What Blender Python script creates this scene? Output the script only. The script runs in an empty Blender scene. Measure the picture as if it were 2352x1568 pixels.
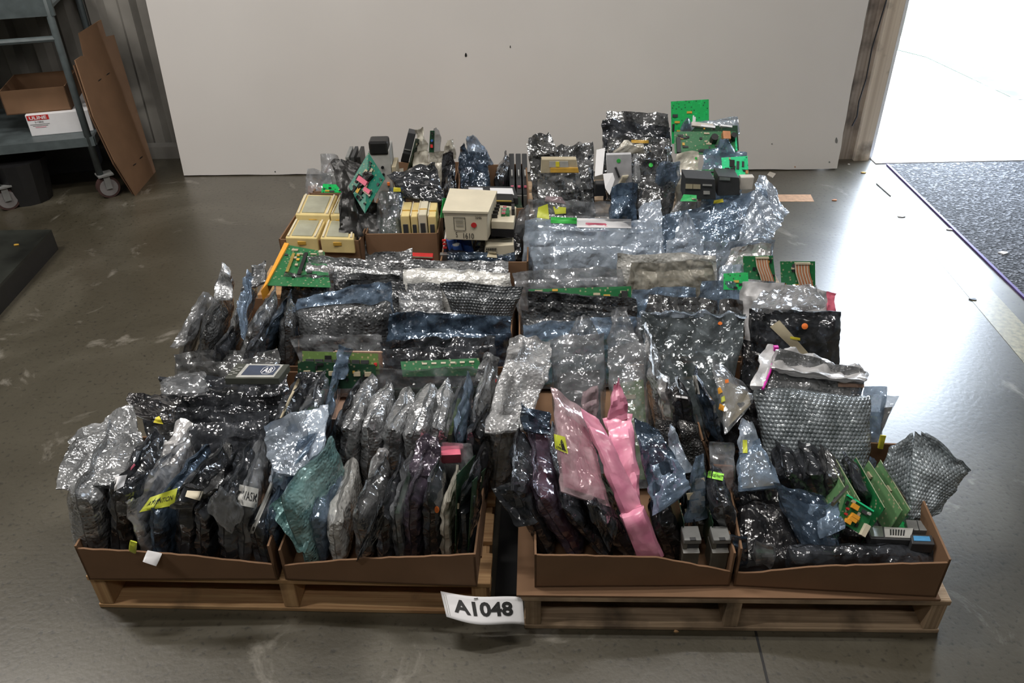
import bpy, bmesh, math, random
import numpy as np
from mathutils import Vector, Matrix
from mathutils.bvhtree import BVHTree

C = bpy.context.scene.collection
SC = bpy.context.scene

# ------------------------------------------------------------------ camera
FPX, PITCH, ROLL, CAMH = 1900.0, math.radians(34.0), math.radians(1.2), 1.74
FW = np.array([0, math.cos(PITCH), -math.sin(PITCH)])
R0 = np.array([1.0, 0, 0]); U0 = np.cross(R0, FW)
RT = math.cos(ROLL) * R0 - math.sin(ROLL) * U0
UP = math.cos(ROLL) * U0 + math.sin(ROLL) * R0
EYE = np.array([0, 0, CAMH])
cam_d = bpy.data.cameras.new('camera'); cam = bpy.data.objects.new('camera', cam_d); C.objects.link(cam)
cam_d.sensor_width = 36; cam_d.lens = FPX / 2352 * 36; cam_d.clip_start = .02; cam_d.clip_end = 200
M = Matrix.Identity(4)
for i in range(3):
    M[i][0] = RT[i]; M[i][1] = UP[i]; M[i][2] = -FW[i]; M[i][3] = EYE[i]
cam.matrix_world = M
SC.camera = cam

# ------------------------------------------------------------------ light
SC.view_settings.view_transform = 'Standard'; SC.view_settings.look = 'None'
SC.view_settings.exposure = 0.0; SC.view_settings.gamma = 1.0; SC.view_settings.use_curve_mapping = False
SC.cycles.use_denoising = True
SC.cycles.max_bounces = 8; SC.cycles.transparent_max_bounces = 12; SC.cycles.diffuse_bounces = 3
SC.cycles.sample_clamp_indirect = 6.0; SC.cycles.caustics_reflective = False; SC.cycles.caustics_refractive = False
W = bpy.data.worlds.new('overcast_sky'); SC.world = W; W.use_nodes = True
nt = W.node_tree; bg = nt.nodes['Background']
tc = nt.nodes.new('ShaderNodeTexCoord'); sx = nt.nodes.new('ShaderNodeSeparateXYZ'); cr = nt.nodes.new('ShaderNodeValToRGB')
nt.links.new(tc.outputs['Generated'], sx.inputs[0]); nt.links.new(sx.outputs['Z'], cr.inputs[0]); nt.links.new(cr.outputs[0], bg.inputs[0])
cr.color_ramp.elements[0].color = (.86, .93, 1, 1); cr.color_ramp.elements[1].color = (.62, .78, 1, 1)
bg.inputs[1].default_value = 24.0

def lamp(name, loc, sx_, sy_, power, col=(1, .95, .89), rot=(0, 0, 0)):
    d = bpy.data.lights.new(name, 'AREA'); d.shape = 'RECTANGLE'; d.size = sx_; d.size_y = sy_
    d.energy = power; d.color = col
    o = bpy.data.objects.new(name, d); C.objects.link(o); o.location = loc; o.rotation_euler = rot
    return o
# rows of ceiling tubes over the bay (the fixtures are above the frame)
for (x, y, p) in ((-3.0, 2.6, 50), (-2.9, .8, 44), (-.9, 1.9, 44), (.7, 1.6, 30), (-.5, -.6, 13), (2.0, -.8, 12), (1.0, 2.7, 14)):
    lamp('ceiling_tube_light', (x, y, 3.35), .9, .07, p)

# ------------------------------------------------------------------ pixel -> world helpers
def ray(p): return FW + RT * (p[0] - 1176) / FPX - UP * (p[1] - 784) / FPX
def onz(p, z=0.0):
    d = ray(p); return EYE + d * ((z - CAMH) / d[2])
def at(p, Y):
    d = ray(p); return EYE + d * (Y / d[1])

# ------------------------------------------------------------------ materials
MATS = {}
def newmat(name):
    m = bpy.data.materials.new(name); m.use_nodes = True; MATS[name] = m
    return m, m.node_tree, m.node_tree.nodes['Principled BSDF']
def N(nt, t, **kw):
    n = nt.nodes.new(t)
    for k, v in kw.items():
        if k.startswith('i_'): n.inputs[k[2:].replace('_', ' ')].default_value = v
        else: setattr(n, k, v)
    return n
def ramp(nt, fac, stops):
    r = nt.nodes.new('ShaderNodeValToRGB'); e = r.color_ramp.elements
    while len(e) > 1: e.remove(e[-1])
    e[0].position = stops[0][0]; e[0].color = (*stops[0][1], 1)
    for p, c in stops[1:]:
        q = e.new(p); q.color = (*c, 1)
    nt.links.new(fac, r.inputs[0]); return r.outputs[0]
def plain(name, col, rough=.5, metal=0.0, noise=.12, scale=30, bump=0.0, emit=None):
    """plain procedural material with slight mottling"""
    m, nt, b = newmat(name)
    t = N(nt, 'ShaderNodeTexCoord'); n = N(nt, 'ShaderNodeTexNoise', i_Scale=scale, i_Detail=4.0)
    nt.links.new(t.outputs['Object'], n.inputs['Vector'])
    lo = tuple(c * (1 - noise) for c in col); hi = tuple(min(1, c * (1 + noise)) for c in col)
    nt.links.new(ramp(nt, n.outputs['Fac'], [(.3, lo), (.7, hi)]), b.inputs['Base Color'])
    b.inputs['Roughness'].default_value = rough; b.inputs['Metallic'].default_value = metal
    if bump:
        bp = N(nt, 'ShaderNodeBump', i_Strength=1.0, i_Distance=bump)
        nt.links.new(n.outputs['Fac'], bp.inputs['Height']); nt.links.new(bp.outputs[0], b.inputs['Normal'])
    return m

def film(name, lo, hi, metal=.0, rough=.15, alpha=1.0, style='crumple', bump=.004, ior=1.6, coat=1.0, scale=1.0, tilt=.42):
    m, nt, b = newmat(name); L = nt.links.new
    uv = N(nt, 'ShaderNodeUVMap'); oi = N(nt, 'ShaderNodeObjectInfo')
    mul = N(nt, 'ShaderNodeMath', operation='MULTIPLY'); mul.inputs[1].default_value = 23.7
    L(oi.outputs['Random'], mul.inputs[0])
    add = N(nt, 'ShaderNodeVectorMath', operation='ADD'); L(uv.outputs[0], add.inputs[0]); L(mul.outputs[0], add.inputs[1])
    v = add.outputs[0]
    # stretched / wandering coordinates
    nz = N(nt, 'ShaderNodeTexNoise', i_Scale=9.0, i_Detail=3.0); L(v, nz.inputs['Vector'])
    n1 = N(nt, 'ShaderNodeTexNoise', i_Scale=14.0 * scale, i_Detail=3.0, i_Distortion=1.2); L(v, n1.inputs['Vector'])
    col = ramp(nt, n1.outputs['Fac'], [(.32, lo), (.68, hi)])
    hsv = N(nt, 'ShaderNodeHueSaturation'); L(col, hsv.inputs['Color'])
    mr = N(nt, 'ShaderNodeMapRange'); mr.inputs[3].default_value = .7; mr.inputs[4].default_value = 1.3
    L(oi.outputs['Random'], mr.inputs[0]); L(mr.outputs[0], hsv.inputs['Value'])
    L(hsv.outputs[0], b.inputs['Base Color'])
    b.inputs['Metallic'].default_value = metal; b.inputs['Roughness'].default_value = rough
    b.inputs['IOR'].default_value = ior
    b.inputs['Coat Weight'].default_value = coat; b.inputs['Coat Roughness'].default_value = .13
    # crumple: two layers of creased cells
    h = None
    def addh(a, bb, w):
        k = N(nt, 'ShaderNodeMath', operation='MULTIPLY_ADD'); k.inputs[1].default_value = w
        L(a, k.inputs[0])
        if bb is None: k.inputs[2].default_value = 0
        else: L(bb, k.inputs[2])
        return k.outputs[0]
    w = N(nt, 'ShaderNodeVectorMath', operation='MULTIPLY_ADD'); L(nz.outputs['Color'], w.inputs[0]); w.inputs[1].default_value = (.05, .05, 0); L(v, w.inputs[2])
    if style in ('crumple', 'soft'):
        for s, wt in ((22, 1.0), (60, .38)) if style == 'crumple' else ((11, 1.0), (26, .3)):
            vo = N(nt, 'ShaderNodeTexVoronoi', i_Scale=s * scale, feature='F1', distance='EUCLIDEAN'); L(w.outputs[0], vo.inputs['Vector'])
            h = addh(vo.outputs['Distance'], h, wt)
        rg = N(nt, 'ShaderNodeTexNoise', i_Scale=20.0 * scale, i_Detail=2.0); rg.noise_type = 'RIDGED_MULTIFRACTAL'; L(w.outputs[0], rg.inputs['Vector'])
        h = addh(rg.outputs['Fac'], h, .22)
    elif style == 'bubble':
        vo = N(nt, 'ShaderNodeTexVoronoi', i_Scale=95.0 * scale, feature='F1', i_Randomness=.85); L(v, vo.inputs['Vector'])
        inv = N(nt, 'ShaderNodeMath', operation='SUBTRACT'); inv.inputs[0].default_value = .6; L(vo.outputs['Distance'], inv.inputs[1]); inv.use_clamp = True
        h = addh(inv.outputs[0], None, .9)
        vo2 = N(nt, 'ShaderNodeTexVoronoi', i_Scale=26.0, feature='F1'); L(w.outputs[0], vo2.inputs['Vector'])
        h = addh(vo2.outputs['Distance'], h, .6)
    elif style == 'hex':
        # staggered rows of round bubbles
        sp = N(nt, 'ShaderNodeSeparateXYZ'); L(uv.outputs[0], sp.inputs[0])
        def mth(op, a, bv, clamp=False):
            k = N(nt, 'ShaderNodeMath', operation=op, use_clamp=clamp)
            for i, q in enumerate((a, bv)):
                if q is None: continue
                if isinstance(q, (int, float)): k.inputs[i].default_value = q
                else: L(q, k.inputs[i])
            return k.outputs[0]
        X = mth('MULTIPLY', sp.outputs[0], 78.0); Yy = mth('MULTIPLY', sp.outputs[1], 90.0)
        row = mth('FLOOR', Yy, None); odd = mth('MODULO', row, 2.0)
        fx = mth('SUBTRACT', mth('FRACT', mth('ADD', X, mth('MULTIPLY', odd, .5)), None), .5)
        fy = mth('SUBTRACT', mth('FRACT', Yy, None), .5)
        d2 = mth('ADD', mth('MULTIPLY', fx, fx), mth('MULTIPLY', fy, fy))
        dome = mth('SQRT', mth('SUBTRACT', .22, d2, True), None)
        h = addh(dome, None, 1.3)
        vo2 = N(nt, 'ShaderNodeTexVoronoi', i_Scale=24.0, feature='F1'); L(w.outputs[0], vo2.inputs['Vector'])
        h = addh(vo2.outputs['Distance'], h, .4)
    bp = N(nt, 'ShaderNodeBump', i_Strength=1.0, i_Distance=bump); L(h, bp.inputs['Height'])
    nrm = bp.outputs[0]
    # crisp little facets: each cell of the crumple tilts its own way
    for s_, k_, st in ((17, tilt, (1.0, .38, 1)), (44, tilt * .75, (.45, 1.0, 1)), (105, tilt * .4, (1.0, .7, 1))):
        wv = N(nt, 'ShaderNodeVectorMath', operation='MULTIPLY'); L(w.outputs[0], wv.inputs[0]); wv.inputs[1].default_value = st
        vo = N(nt, 'ShaderNodeTexVoronoi', i_Scale=s_ * scale, feature='F1'); L(wv.outputs[0], vo.inputs['Vector'])
        sb = N(nt, 'ShaderNodeVectorMath', operation='SUBTRACT'); L(vo.outputs['Color'], sb.inputs[0]); sb.inputs[1].default_value = (.5, .5, .5)
        ma = N(nt, 'ShaderNodeVectorMath', operation='MULTIPLY_ADD'); L(sb.outputs[0], ma.inputs[0]); ma.inputs[1].default_value = (k_, k_, k_); L(nrm, ma.inputs[2])
        nrm = ma.outputs[0]
    nm = N(nt, 'ShaderNodeVectorMath', operation='NORMALIZE'); L(nrm, nm.inputs[0])
    L(nm.outputs[0], b.inputs['Normal']); L(nm.outputs[0], b.inputs['Coat Normal'])
    if alpha < 1:
        a = N(nt, 'ShaderNodeMapRange'); a.inputs[1].default_value = .3; a.inputs[2].default_value = .7
        a.inputs[3].default_value = max(0, alpha - .12); a.inputs[4].default_value = min(1, alpha + .15)
        L(n1.outputs['Fac'], a.inputs[0]); L(a.outputs[0], b.inputs['Alpha'])
    return m

film('dark', (.014, .016, .019), (.075, .082, .095), metal=.3, rough=.13, alpha=.96, bump=.004, tilt=.5)
film('blk', (.007, .007, .008), (.03, .03, .033), metal=.1, rough=.18, bump=.004)
film('poly', (.008, .008, .008), (.02, .02, .02), rough=.42, style='soft', bump=.006, coat=.1, tilt=.12)
film('foil', (.12, .125, .13), (.38, .39, .40), metal=.68, rough=.14, bump=.005, tilt=.6)
film('silver', (.46, .46, .47), (.82, .82, .83), metal=.6, rough=.16, bump=.005, tilt=.45)
film('bub', (.20, .21, .22), (.46, .475, .49), metal=.5, rough=.2, style='bubble', bump=.004, tilt=.36)
film('bubd', (.04, .042, .045), (.17, .18, .19), metal=.4, rough=.18, style='bubble', bump=.004, tilt=.4)
film('bubw', (.46, .46, .44), (.70, .70, .68), metal=.15, rough=.25, style='bubble', bump=.003, tilt=.25)
film('hex', (.22, .26, .28), (.44, .50, .54), metal=.3, rough=.15, alpha=.9, style='hex', bump=.005, tilt=.16)
film('hexd', (.05, .055, .06), (.17, .185, .20), metal=.4, rough=.15, style='hex', bump=.005, tilt=.25)
film('clr', (.22, .235, .25), (.42, .44, .47), metal=.3, rough=.12, alpha=.45, bump=.004, tilt=.3)
film('zipd', (.05, .062, .065), (.17, .20, .22), metal=.35, rough=.12, alpha=.76, bump=.003, tilt=.16)
film('clrb', (.30, .31, .32), (.55, .56, .57), metal=.3, rough=.14, alpha=.62, style='bubble', bump=.004, tilt=.4)
film('blue', (.17, .25, .36), (.30, .41, .56), metal=.4, rough=.12, alpha=.64, bump=.004, tilt=.3)
film('bluel', (.50, .60, .72), (.70, .80, .94), metal=.45, rough=.12, alpha=.62, bump=.004, tilt=.3)
film('bdark', (.02, .035, .06), (.10, .15, .22), metal=.4, rough=.13, alpha=.88, bump=.005, tilt=.45)
film('pink', (.66, .22, .35), (.84, .37, .50), rough=.28, style='soft', bump=.003, coat=.3, tilt=.10)
film('pinkc', (.46, .33, .36), (.72, .56, .60), metal=.3, rough=.16, alpha=.58, bump=.004, tilt=.3)
film('teal', (.18, .38, .39), (.38, .62, .61), metal=.25, rough=.18, alpha=.84, style='bubble', bump=.004, tilt=.28)
film('white', (.62, .62, .63), (.82, .82, .84), rough=.3, alpha=.82, style='soft', bump=.003, tilt=.12)
film('purple', (.035, .028, .042), (.15, .12, .17), metal=.4, rough=.15, alpha=.82, bump=.004, tilt=.4)
film('tan', (.50, .47, .39), (.74, .71, .62), metal=.1, rough=.2, alpha=.78, bump=.004, tilt=.25)
film('mesh', (.012, .012, .012), (.05, .05, .05), rough=.3, style='bubble', bump=.006, scale=1.6)

plain('card', (.21, .118, .064), .85, noise=.08, scale=9)
plain('card_dark', (.13, .07, .037), .85, noise=.1, scale=9)
plain('card_pale', (.50, .34, .26), .8, noise=.06)
plain('paper', (.80, .80, .82), .7, noise=.02)
plain('ivory', (.66, .60, .46), .6, noise=.06, scale=12)
plain('ivory_dk', (.45, .39, .27), .6, noise=.1)
plain('ink', (.015, .015, .015), .6)
plain('black', (.012, .012, .013), .4, noise=.2)
plain('charcoal', (.04, .042, .045), .5)
plain('grey', (.20, .205, .20), .5)
plain('grey_lt', (.42, .42, .40), .5)
plain('olive_grey', (.13, .125, .10), .5)
plain('cart_paint', (.085, .105, .11), .45, noise=.2, scale=20)
plain('rubber', (.20, .19, .19), .7)
plain('rubber_red', (.06, .03, .027), .6)
plain('panel_case', (.055, .06, .05), .5)
plain('steel', (.45, .45, .45), .3, metal=.9)
plain('plate_white', (.58, .58, .60), .35, metal=.2)
plain('yellow', (.75, .66, .05), .5, noise=.05)
plain('yellow_tag', (.55, .60, .06), .4, noise=.06)
plain('amber', (.60, .36, .06), .35, noise=.15)
plain('case_yel', (.72, .58, .27), .35, noise=.12, scale=16)
plain('case_lid', (.36, .36, .27), .25, noise=.12, scale=16)
plain('orange', (.9, .22, .04), .5, noise=.05)
plain('relay', (.85, .38, .04), .4, noise=.05)
plain('red', (.55, .03, .03), .5, noise=.05)
plain('hotpink', (.62, .03, .38), .4)
plain('rose', (.72, .16, .24), .5)
plain('lime', (.42, .95, .12), .5, noise=.03)
plain('green_dot', (.05, .50, .08), .5, noise=.03)
plain('navy', (.035, .05, .09), .3)
plain('cap_blue', (.05, .12, .42), .3)
plain('sky_label', (.08, .32, .62), .5)
plain('gold', (.6, .45, .12), .35, metal=.8)
plain('copper', (.55, .25, .12), .4, metal=.4)
plain('masking', (.45, .40, .28), .7, noise=.08)
plain('wrapw', (.60, .56, .50), .5)
plain('pcb_edge', (.30, .33, .20), .6)
plain('ribbon_a', (.42, .16, .07), .6); plain('ribbon_b', (.52, .44, .34), .6)

def pcbmat(name, col, tr, rough=.35):
    m, nt, b = newmat(name); L = nt.links.new
    t = N(nt, 'ShaderNodeTexCoord'); 
    br = N(nt, 'ShaderNodeTexVoronoi', i_Scale=70.0, distance='CHEBYCHEV', feature='F1'); L(t.outputs['Object'], br.inputs['Vector'])
    c = ramp(nt, br.outputs['Distance'], [(.0, tr), (.16, tr), (.2, col), (.62, col), (.66, tuple(min(1, x * 1.35) for x in col))])
    L(c, b.inputs['Base Color']); b.inputs['Roughness'].default_value = rough
    return m
pcbmat('pcb', (.015, .14, .045), (.25, .27, .16))
pcbmat('pcb_dark', (.012, .045, .022), (.16, .16, .11))
pcbmat('pcb_bright', (.01, .42, .10), (.01, .12, .04))
pcbmat('pcb_mint', (.03, .72, .30), (.01, .25, .10))
pcbmat('pcb_olive', (.12, .20, .06), (.35, .30, .15))
pcbmat('pcb_pale', (.13, .27, .12), (.36, .36, .22))
pcbmat('pcb_teal', (.01, .15, .10), (.18, .22, .12))

def woodmat(name, a, b2, dirt=.0):
    m, nt, b = newmat(name); L = nt.links.new
    t = N(nt, 'ShaderNodeTexCoord'); mp = N(nt, 'ShaderNodeMapping'); L(t.outputs['UV'], mp.inputs[0]); mp.inputs['Scale'].default_value = (2, 26, 1)
    oi = N(nt, 'ShaderNodeObjectInfo'); ml = N(nt, 'ShaderNodeMath', operation='MULTIPLY'); ml.inputs[1].default_value = 31; L(oi.outputs['Random'], ml.inputs[0]); L(ml.outputs[0], mp.inputs['Location'])
    n = N(nt, 'ShaderNodeTexNoise', i_Scale=1.6, i_Detail=5.0, i_Distortion=1.0); L(mp.outputs[0], n.inputs['Vector'])
    c = ramp(nt, n.outputs['Fac'], [(.3, a), (.62, b2)])
    n2 = N(nt, 'ShaderNodeTexNoise', i_Scale=7.0, i_Detail=5.0); L(t.outputs['Object'], n2.inputs['Vector'])
    mx = N(nt, 'ShaderNodeMix', data_type='RGBA'); L(c, mx.inputs[6]); mx.inputs[7].default_value = (.035, .025, .018, 1)
    f = ramp(nt, n2.outputs['Fac'], [(.56 - dirt * .2, (0, 0, 0)), (.75 - dirt * .2, (.75, .75, .75))]); L(f, mx.inputs[0]); L(mx.outputs[2], b.inputs['Base Color'])
    b.inputs['Roughness'].default_value = .75
    bp = N(nt, 'ShaderNodeBump', i_Strength=.6, i_Distance=.002); L(n.outputs['Fac'], bp.inputs['Height']); L(bp.outputs[0], b.inputs['Normal'])
    return m
woodmat('wood', (.40, .22, .10), (.60, .38, .19))
woodmat('wood_old', (.30, .21, .13), (.52, .38, .25), .5)
woodmat('wood_post', (.55, .46, .36), (.75, .66, .54), .1)
woodmat('wood_dark', (.24, .19, .15), (.40, .33, .27), .4)

def floormat():
    m, nt, b = newmat('concrete'); L = nt.links.new
    t = N(nt, 'ShaderNodeTexCoord')
    n = N(nt, 'ShaderNodeTexNoise', i_Scale=1.6, i_Detail=7.0, i_Distortion=.6); L(t.outputs['Object'], n.inputs['Vector'])
    c = ramp(nt, n.outputs['Fac'], [(.3, (.040, .034, .021)), (.5, (.062, .054, .036)), (.64, (.098, .088, .064)), (.74, (.24, .22, .18))])
    # pits and speckle
    s = N(nt, 'ShaderNodeTexNoise', i_Scale=70.0, i_Detail=3.0); L(t.outputs['Object'], s.inputs['Vector'])
    f = ramp(nt, s.outputs['Fac'], [(.30, (.45, .45, .45)), (.42, (1, 1, 1))])
    mx = N(nt, 'ShaderNodeMix', data_type='RGBA', blend_type='MULTIPLY'); mx.inputs[0].default_value = 1; L(c, mx.inputs[6]); L(f, mx.inputs[7])
    # scuffed pale patches
    n3 = N(nt, 'ShaderNodeTexNoise', i_Scale=3.2, i_Detail=8.0, i_Distortion=1.5, i_Roughness=.65); L(t.outputs['Object'], n3.inputs['Vector'])
    f3 = ramp(nt, n3.outputs['Fac'], [(.60, (0, 0, 0)), (.70, (.55, .55, .55))])
    mx2 = N(nt, 'ShaderNodeMix', data_type='RGBA'); L(f3, mx2.inputs[0]); L(mx.outputs[2], mx2.inputs[6]); mx2.inputs[7].default_value = (.30, .28, .24, 1)
    L(mx2.outputs[2], b.inputs['Base Color'])
    r = ramp(nt, n.outputs['Fac'], [(.3, (.34, .34, .34)), (.7, (.46, .46, .46))]); L(r, b.inputs['Roughness'])
    b.inputs['IOR'].default_value = 1.62
    b.inputs['Coat Weight'].default_value = .65; b.inputs['Coat Roughness'].default_value = .27
    bp = N(nt, 'ShaderNodeBump', i_Strength=.5, i_Distance=.0012); L(s.outputs['Fac'], bp.inputs['Height']); L(bp.outputs[0], b.inputs['Normal'])
floormat()
def panelmat():
    m, nt, b = newmat('panel_paint'); L = nt.links.new
    t = N(nt, 'ShaderNodeTexCoord'); n = N(nt, 'ShaderNodeTexNoise', i_Scale=1.2, i_Detail=3.0); L(t.outputs['Object'], n.inputs['Vector'])
    c = ramp(nt, n.outputs['Fac'], [(.3, (.70, .68, .66)), (.7, (.76, .74, .72))])
    s = N(nt, 'ShaderNodeTexNoise', i_Scale=9.0, i_Detail=2.0); L(t.outputs['Object'], s.inputs['Vector'])
    f = ramp(nt, s.outputs['Fac'], [(.21, (.25, .22, .2)), (.225, (1, 1, 1))])
    mx = N(nt, 'ShaderNodeMix', data_type='RGBA', blend_type='MULTIPLY'); mx.inputs[0].default_value = 1; L(c, mx.inputs[6]); L(f, mx.inputs[7]); L(mx.outputs[2], b.inputs['Base Color'])
    b.inputs['Roughness'].default_value = .5
panelmat()
plain('wall_grey', (.24, .23, .21), .7, noise=.35, scale=3, bump=.004)
plain('white_trim', (.75, .76, .80), .4, noise=.03)
plain('outdoor_concrete', (.42, .41, .40), .9, noise=.06, scale=2)
def grassmat():
    m, nt, b = newmat('lawn'); L = nt.links.new
    t = N(nt, 'ShaderNodeTexCoord'); n = N(nt, 'ShaderNodeTexNoise', i_Scale=3.0, i_Detail=8.0, i_Roughness=.7); L(t.outputs['Object'], n.inputs['Vector'])
    L(ramp(nt, n.outputs['Fac'], [(.45, (.020, .032, .012)), (.52, (.034, .044, .024)), (.60, (.40, .40, .36))]), b.inputs['Base Color']); b.inputs['Roughness'].default_value = .9
grassmat()
def matmat():
    m, nt, b = newmat('mat_carpet'); L = nt.links.new
    t = N(nt, 'ShaderNodeTexCoord'); n = N(nt, 'ShaderNodeTexVoronoi', i_Scale=90.0); L(t.outputs['Object'], n.inputs['Vector'])
    L(ramp(nt, n.outputs['Color'], [(.25, (.012, .012, .014)), (.6, (.05, .05, .055)), (.9, (.17, .17, .18))]), b.inputs['Base Color']); b.inputs['Roughness'].default_value = .9
    bp = N(nt, 'ShaderNodeBump', i_Strength=1.0, i_Distance=.006); L(n.outputs['Distance'], bp.inputs['Height']); L(bp.outputs[0], b.inputs['Normal'])
matmat()

# ------------------------------------------------------------------ object helpers
def finish(o, parent):
    C.objects.link(o)
    if parent is not None: o.parent = parent
    return o
def tag(o, label=None, cat=None, group=None, kind=None):
    if label: o['label'] = label
    if cat: o['category'] = cat
    if group: o['group'] = group
    if kind: o['kind'] = kind
    return o
def meshobj(name, verts, faces, mat, parent=None, smooth=False, uv=None):
    me = bpy.data.meshes.new(name); me.from_pydata([tuple(map(float, v)) for v in verts], [], [tuple(map(int, f)) for f in faces])
    me.materials.append(MATS[mat] if isinstance(mat, str) else mat)
    if smooth: me.polygons.foreach_set('use_smooth', [True] * len(me.polygons))
    if uv is not None:
        l = me.uv_layers.new(name='UVMap'); idx = np.empty(len(me.loops), dtype=np.int32); me.loops.foreach_get('vertex_index', idx)
        l.data.foreach_set('uv', np.asarray(uv, dtype=np.float32)[idx].ravel())
    me.update()
    return finish(bpy.data.objects.new(name, me), parent)
def empty(name, loc=(0, 0, 0), label=None, cat=None, group=None):
    o = bpy.data.objects.new(name, None); C.objects.link(o); o.location = tuple(map(float, loc)); o.empty_display_size = .05
    o['_z'] = 0; del o['_z']
    return tag(o, label, cat, group)
class MB:
    """collects boxes, bars and tubes into one mesh, world coordinates"""
    def __init__(s): s.v = []; s.f = []; s.uv = []
    def hexa(s, P):  # 8 points: bottom 4, top 4
        k = len(s.v); s.v += [np.asarray(p, float) for p in P]
        L = np.linalg.norm(np.asarray(P[1]) - P[0])
        s.uv += [(0, 0), (1, 0), (1, .3), (0, .3)] * 2
        s.f += [(k, k + 3, k + 2, k + 1), (k + 4, k + 5, k + 6, k + 7)] + [(k + i, k + (i + 1) % 4, k + 4 + (i + 1) % 4, k + 4 + i) for i in range(4)]
        return s
    def box(s, c, size, rz=0.0, basis=None):
        hx, hy, hz = [q / 2 for q in size]
        if basis is None:
            ca, sa = math.cos(rz), math.sin(rz); basis = (np.array([ca, sa, 0]), np.array([-sa, ca, 0]), np.array([0, 0, 1.]))
        X, Y, Z = basis; c = np.asarray(c, float)
        return s.hexa([c + X * a * hx + Y * b * hy + Z * d * hz for d in (-1, 1) for a, b in ((-1, -1), (1, -1), (1, 1), (-1, 1))])
    def tube(s, pts, r, n=10, caps=True):
        pts = [np.asarray(p, float) for p in pts]; k0 = len(s.v)
        for i, p in enumerate(pts):
            d = pts[min(i + 1, len(pts) - 1)] - pts[max(i - 1, 0)]; d /= np.linalg.norm(d) + 1e-9
            a = np.cross(d, [0, 0, 1.]) if abs(d[2]) < .9 else np.cross(d, [1., 0, 0]); a /= np.linalg.norm(a); b = np.cross(d, a)
            rr = r[i] if hasattr(r, '__len__') else r
            for j in range(n):
                t = 2 * math.pi * j / n; s.v.append(p + (a * math.cos(t) + b * math.sin(t)) * rr); s.uv.append((i * .2, j / n))
        for i in range(len(pts) - 1):
            for j in range(n): s.f.append((k0 + i * n + j, k0 + i * n + (j + 1) % n, k0 + (i + 1) * n + (j + 1) % n, k0 + (i + 1) * n + j))
        if caps:
            s.f.append(tuple(k0 + j for j in range(n))[::-1]); s.f.append(tuple(k0 + (len(pts) - 1) * n + j for j in range(n)))
        return s
    def poly(s, P, th):  # P list of 3D points (planar), extruded by vector th
        k = len(s.v); n = len(P); th = np.asarray(th, float)
        s.v += [np.asarray(p, float) for p in P] + [np.asarray(p, float) + th for p in P]; s.uv += [(p[0], p[2]) for p in s.v[k:]]
        s.f += [tuple(range(k, k + n)), tuple(range(k + 2 * n - 1, k + n - 1, -1))] + [(k + i, k + n + i, k + n + (i + 1) % n, k + (i + 1) % n) for i in range(n)]
        return s
    def build(s, name, mat, parent=None, smooth=False, bevel=0.0):
        off = np.zeros(3)
        if parent is not None: off = np.array(parent.location)
        me = bpy.data.meshes.new(name); me.from_pydata([tuple(map(float, v - off)) for v in s.v], [], s.f)
        me.materials.append(MATS[mat])
        l = me.uv_layers.new(name='UVMap'); idx = np.empty(len(me.loops), dtype=np.int32); me.loops.foreach_get('vertex_index', idx)
        l.data.foreach_set('uv', np.asarray(s.uv, dtype=np.float32)[idx].ravel())
        bm = bmesh.new(); bm.from_mesh(me); bmesh.ops.recalc_face_normals(bm, faces=bm.faces); bm.to_mesh(me); bm.free()
        if smooth: me.polygons.foreach_set('use_smooth', [True] * len(me.polygons))
        o = finish(bpy.data.objects.new(name, me), parent)
        if bevel:
            b = o.modifiers.new('bevel', 'BEVEL'); b.width = bevel; b.segments = 2; b.limit_method = 'ANGLE'
        return o

# ------------------------------------------------------------------ crumple noise
def facets(x, y, lam, seed):
    """random heights on a rotated triangular lattice, linear inside each triangle: flat facets with creases"""
    r = np.random.RandomState(seed % 100000); a = r.rand() * 6.28; T = r.rand(64, 64) * 2 - 1
    x2 = (x * math.cos(a) - y * math.sin(a)) / (lam * .75) + r.rand() * 40; y2 = (x * math.sin(a) + y * math.cos(a)) / (lam * 1.7) + r.rand() * 40
    x2 = x2 + .35 * np.sin(y2 * 1.3 + r.rand() * 6); y2 = y2 + .35 * np.sin(x2 * 1.1 + r.rand() * 6)
    s = (x2 + y2) * .3660254; i = np.floor(x2 + s); j = np.floor(y2 + s)
    xs = x2 + s - i; ys = y2 + s - j; i = i.astype(int); j = j.astype(int)
    g = lambda a_, b_: T[a_ % 64, b_ % 64]
    h00 = g(i, j); h11 = g(i + 1, j + 1); h10 = g(i + 1, j); h01 = g(i, j + 1)
    return np.where(xs > ys, h00 * (1 - xs) + h10 * (xs - ys) + h11 * ys, h00 * (1 - ys) + h01 * (ys - xs) + h11 * xs)
def folds(x, y, lam, seed):
    r = np.random.RandomState(seed % 100000 + 7); h = 0
    for k in range(3):
        a = r.rand() * 3.14; l = lam * (.7 + r.rand() * .8)
        p = (x * math.cos(a) + y * math.sin(a)) / l + r.rand() * 9 + .4 * np.sin((-x * math.sin(a) + y * math.cos(a)) / l * 1.7)
        h = h + np.abs((p % 1) * 2 - 1) * 2 - 1
    return h / 3

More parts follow.
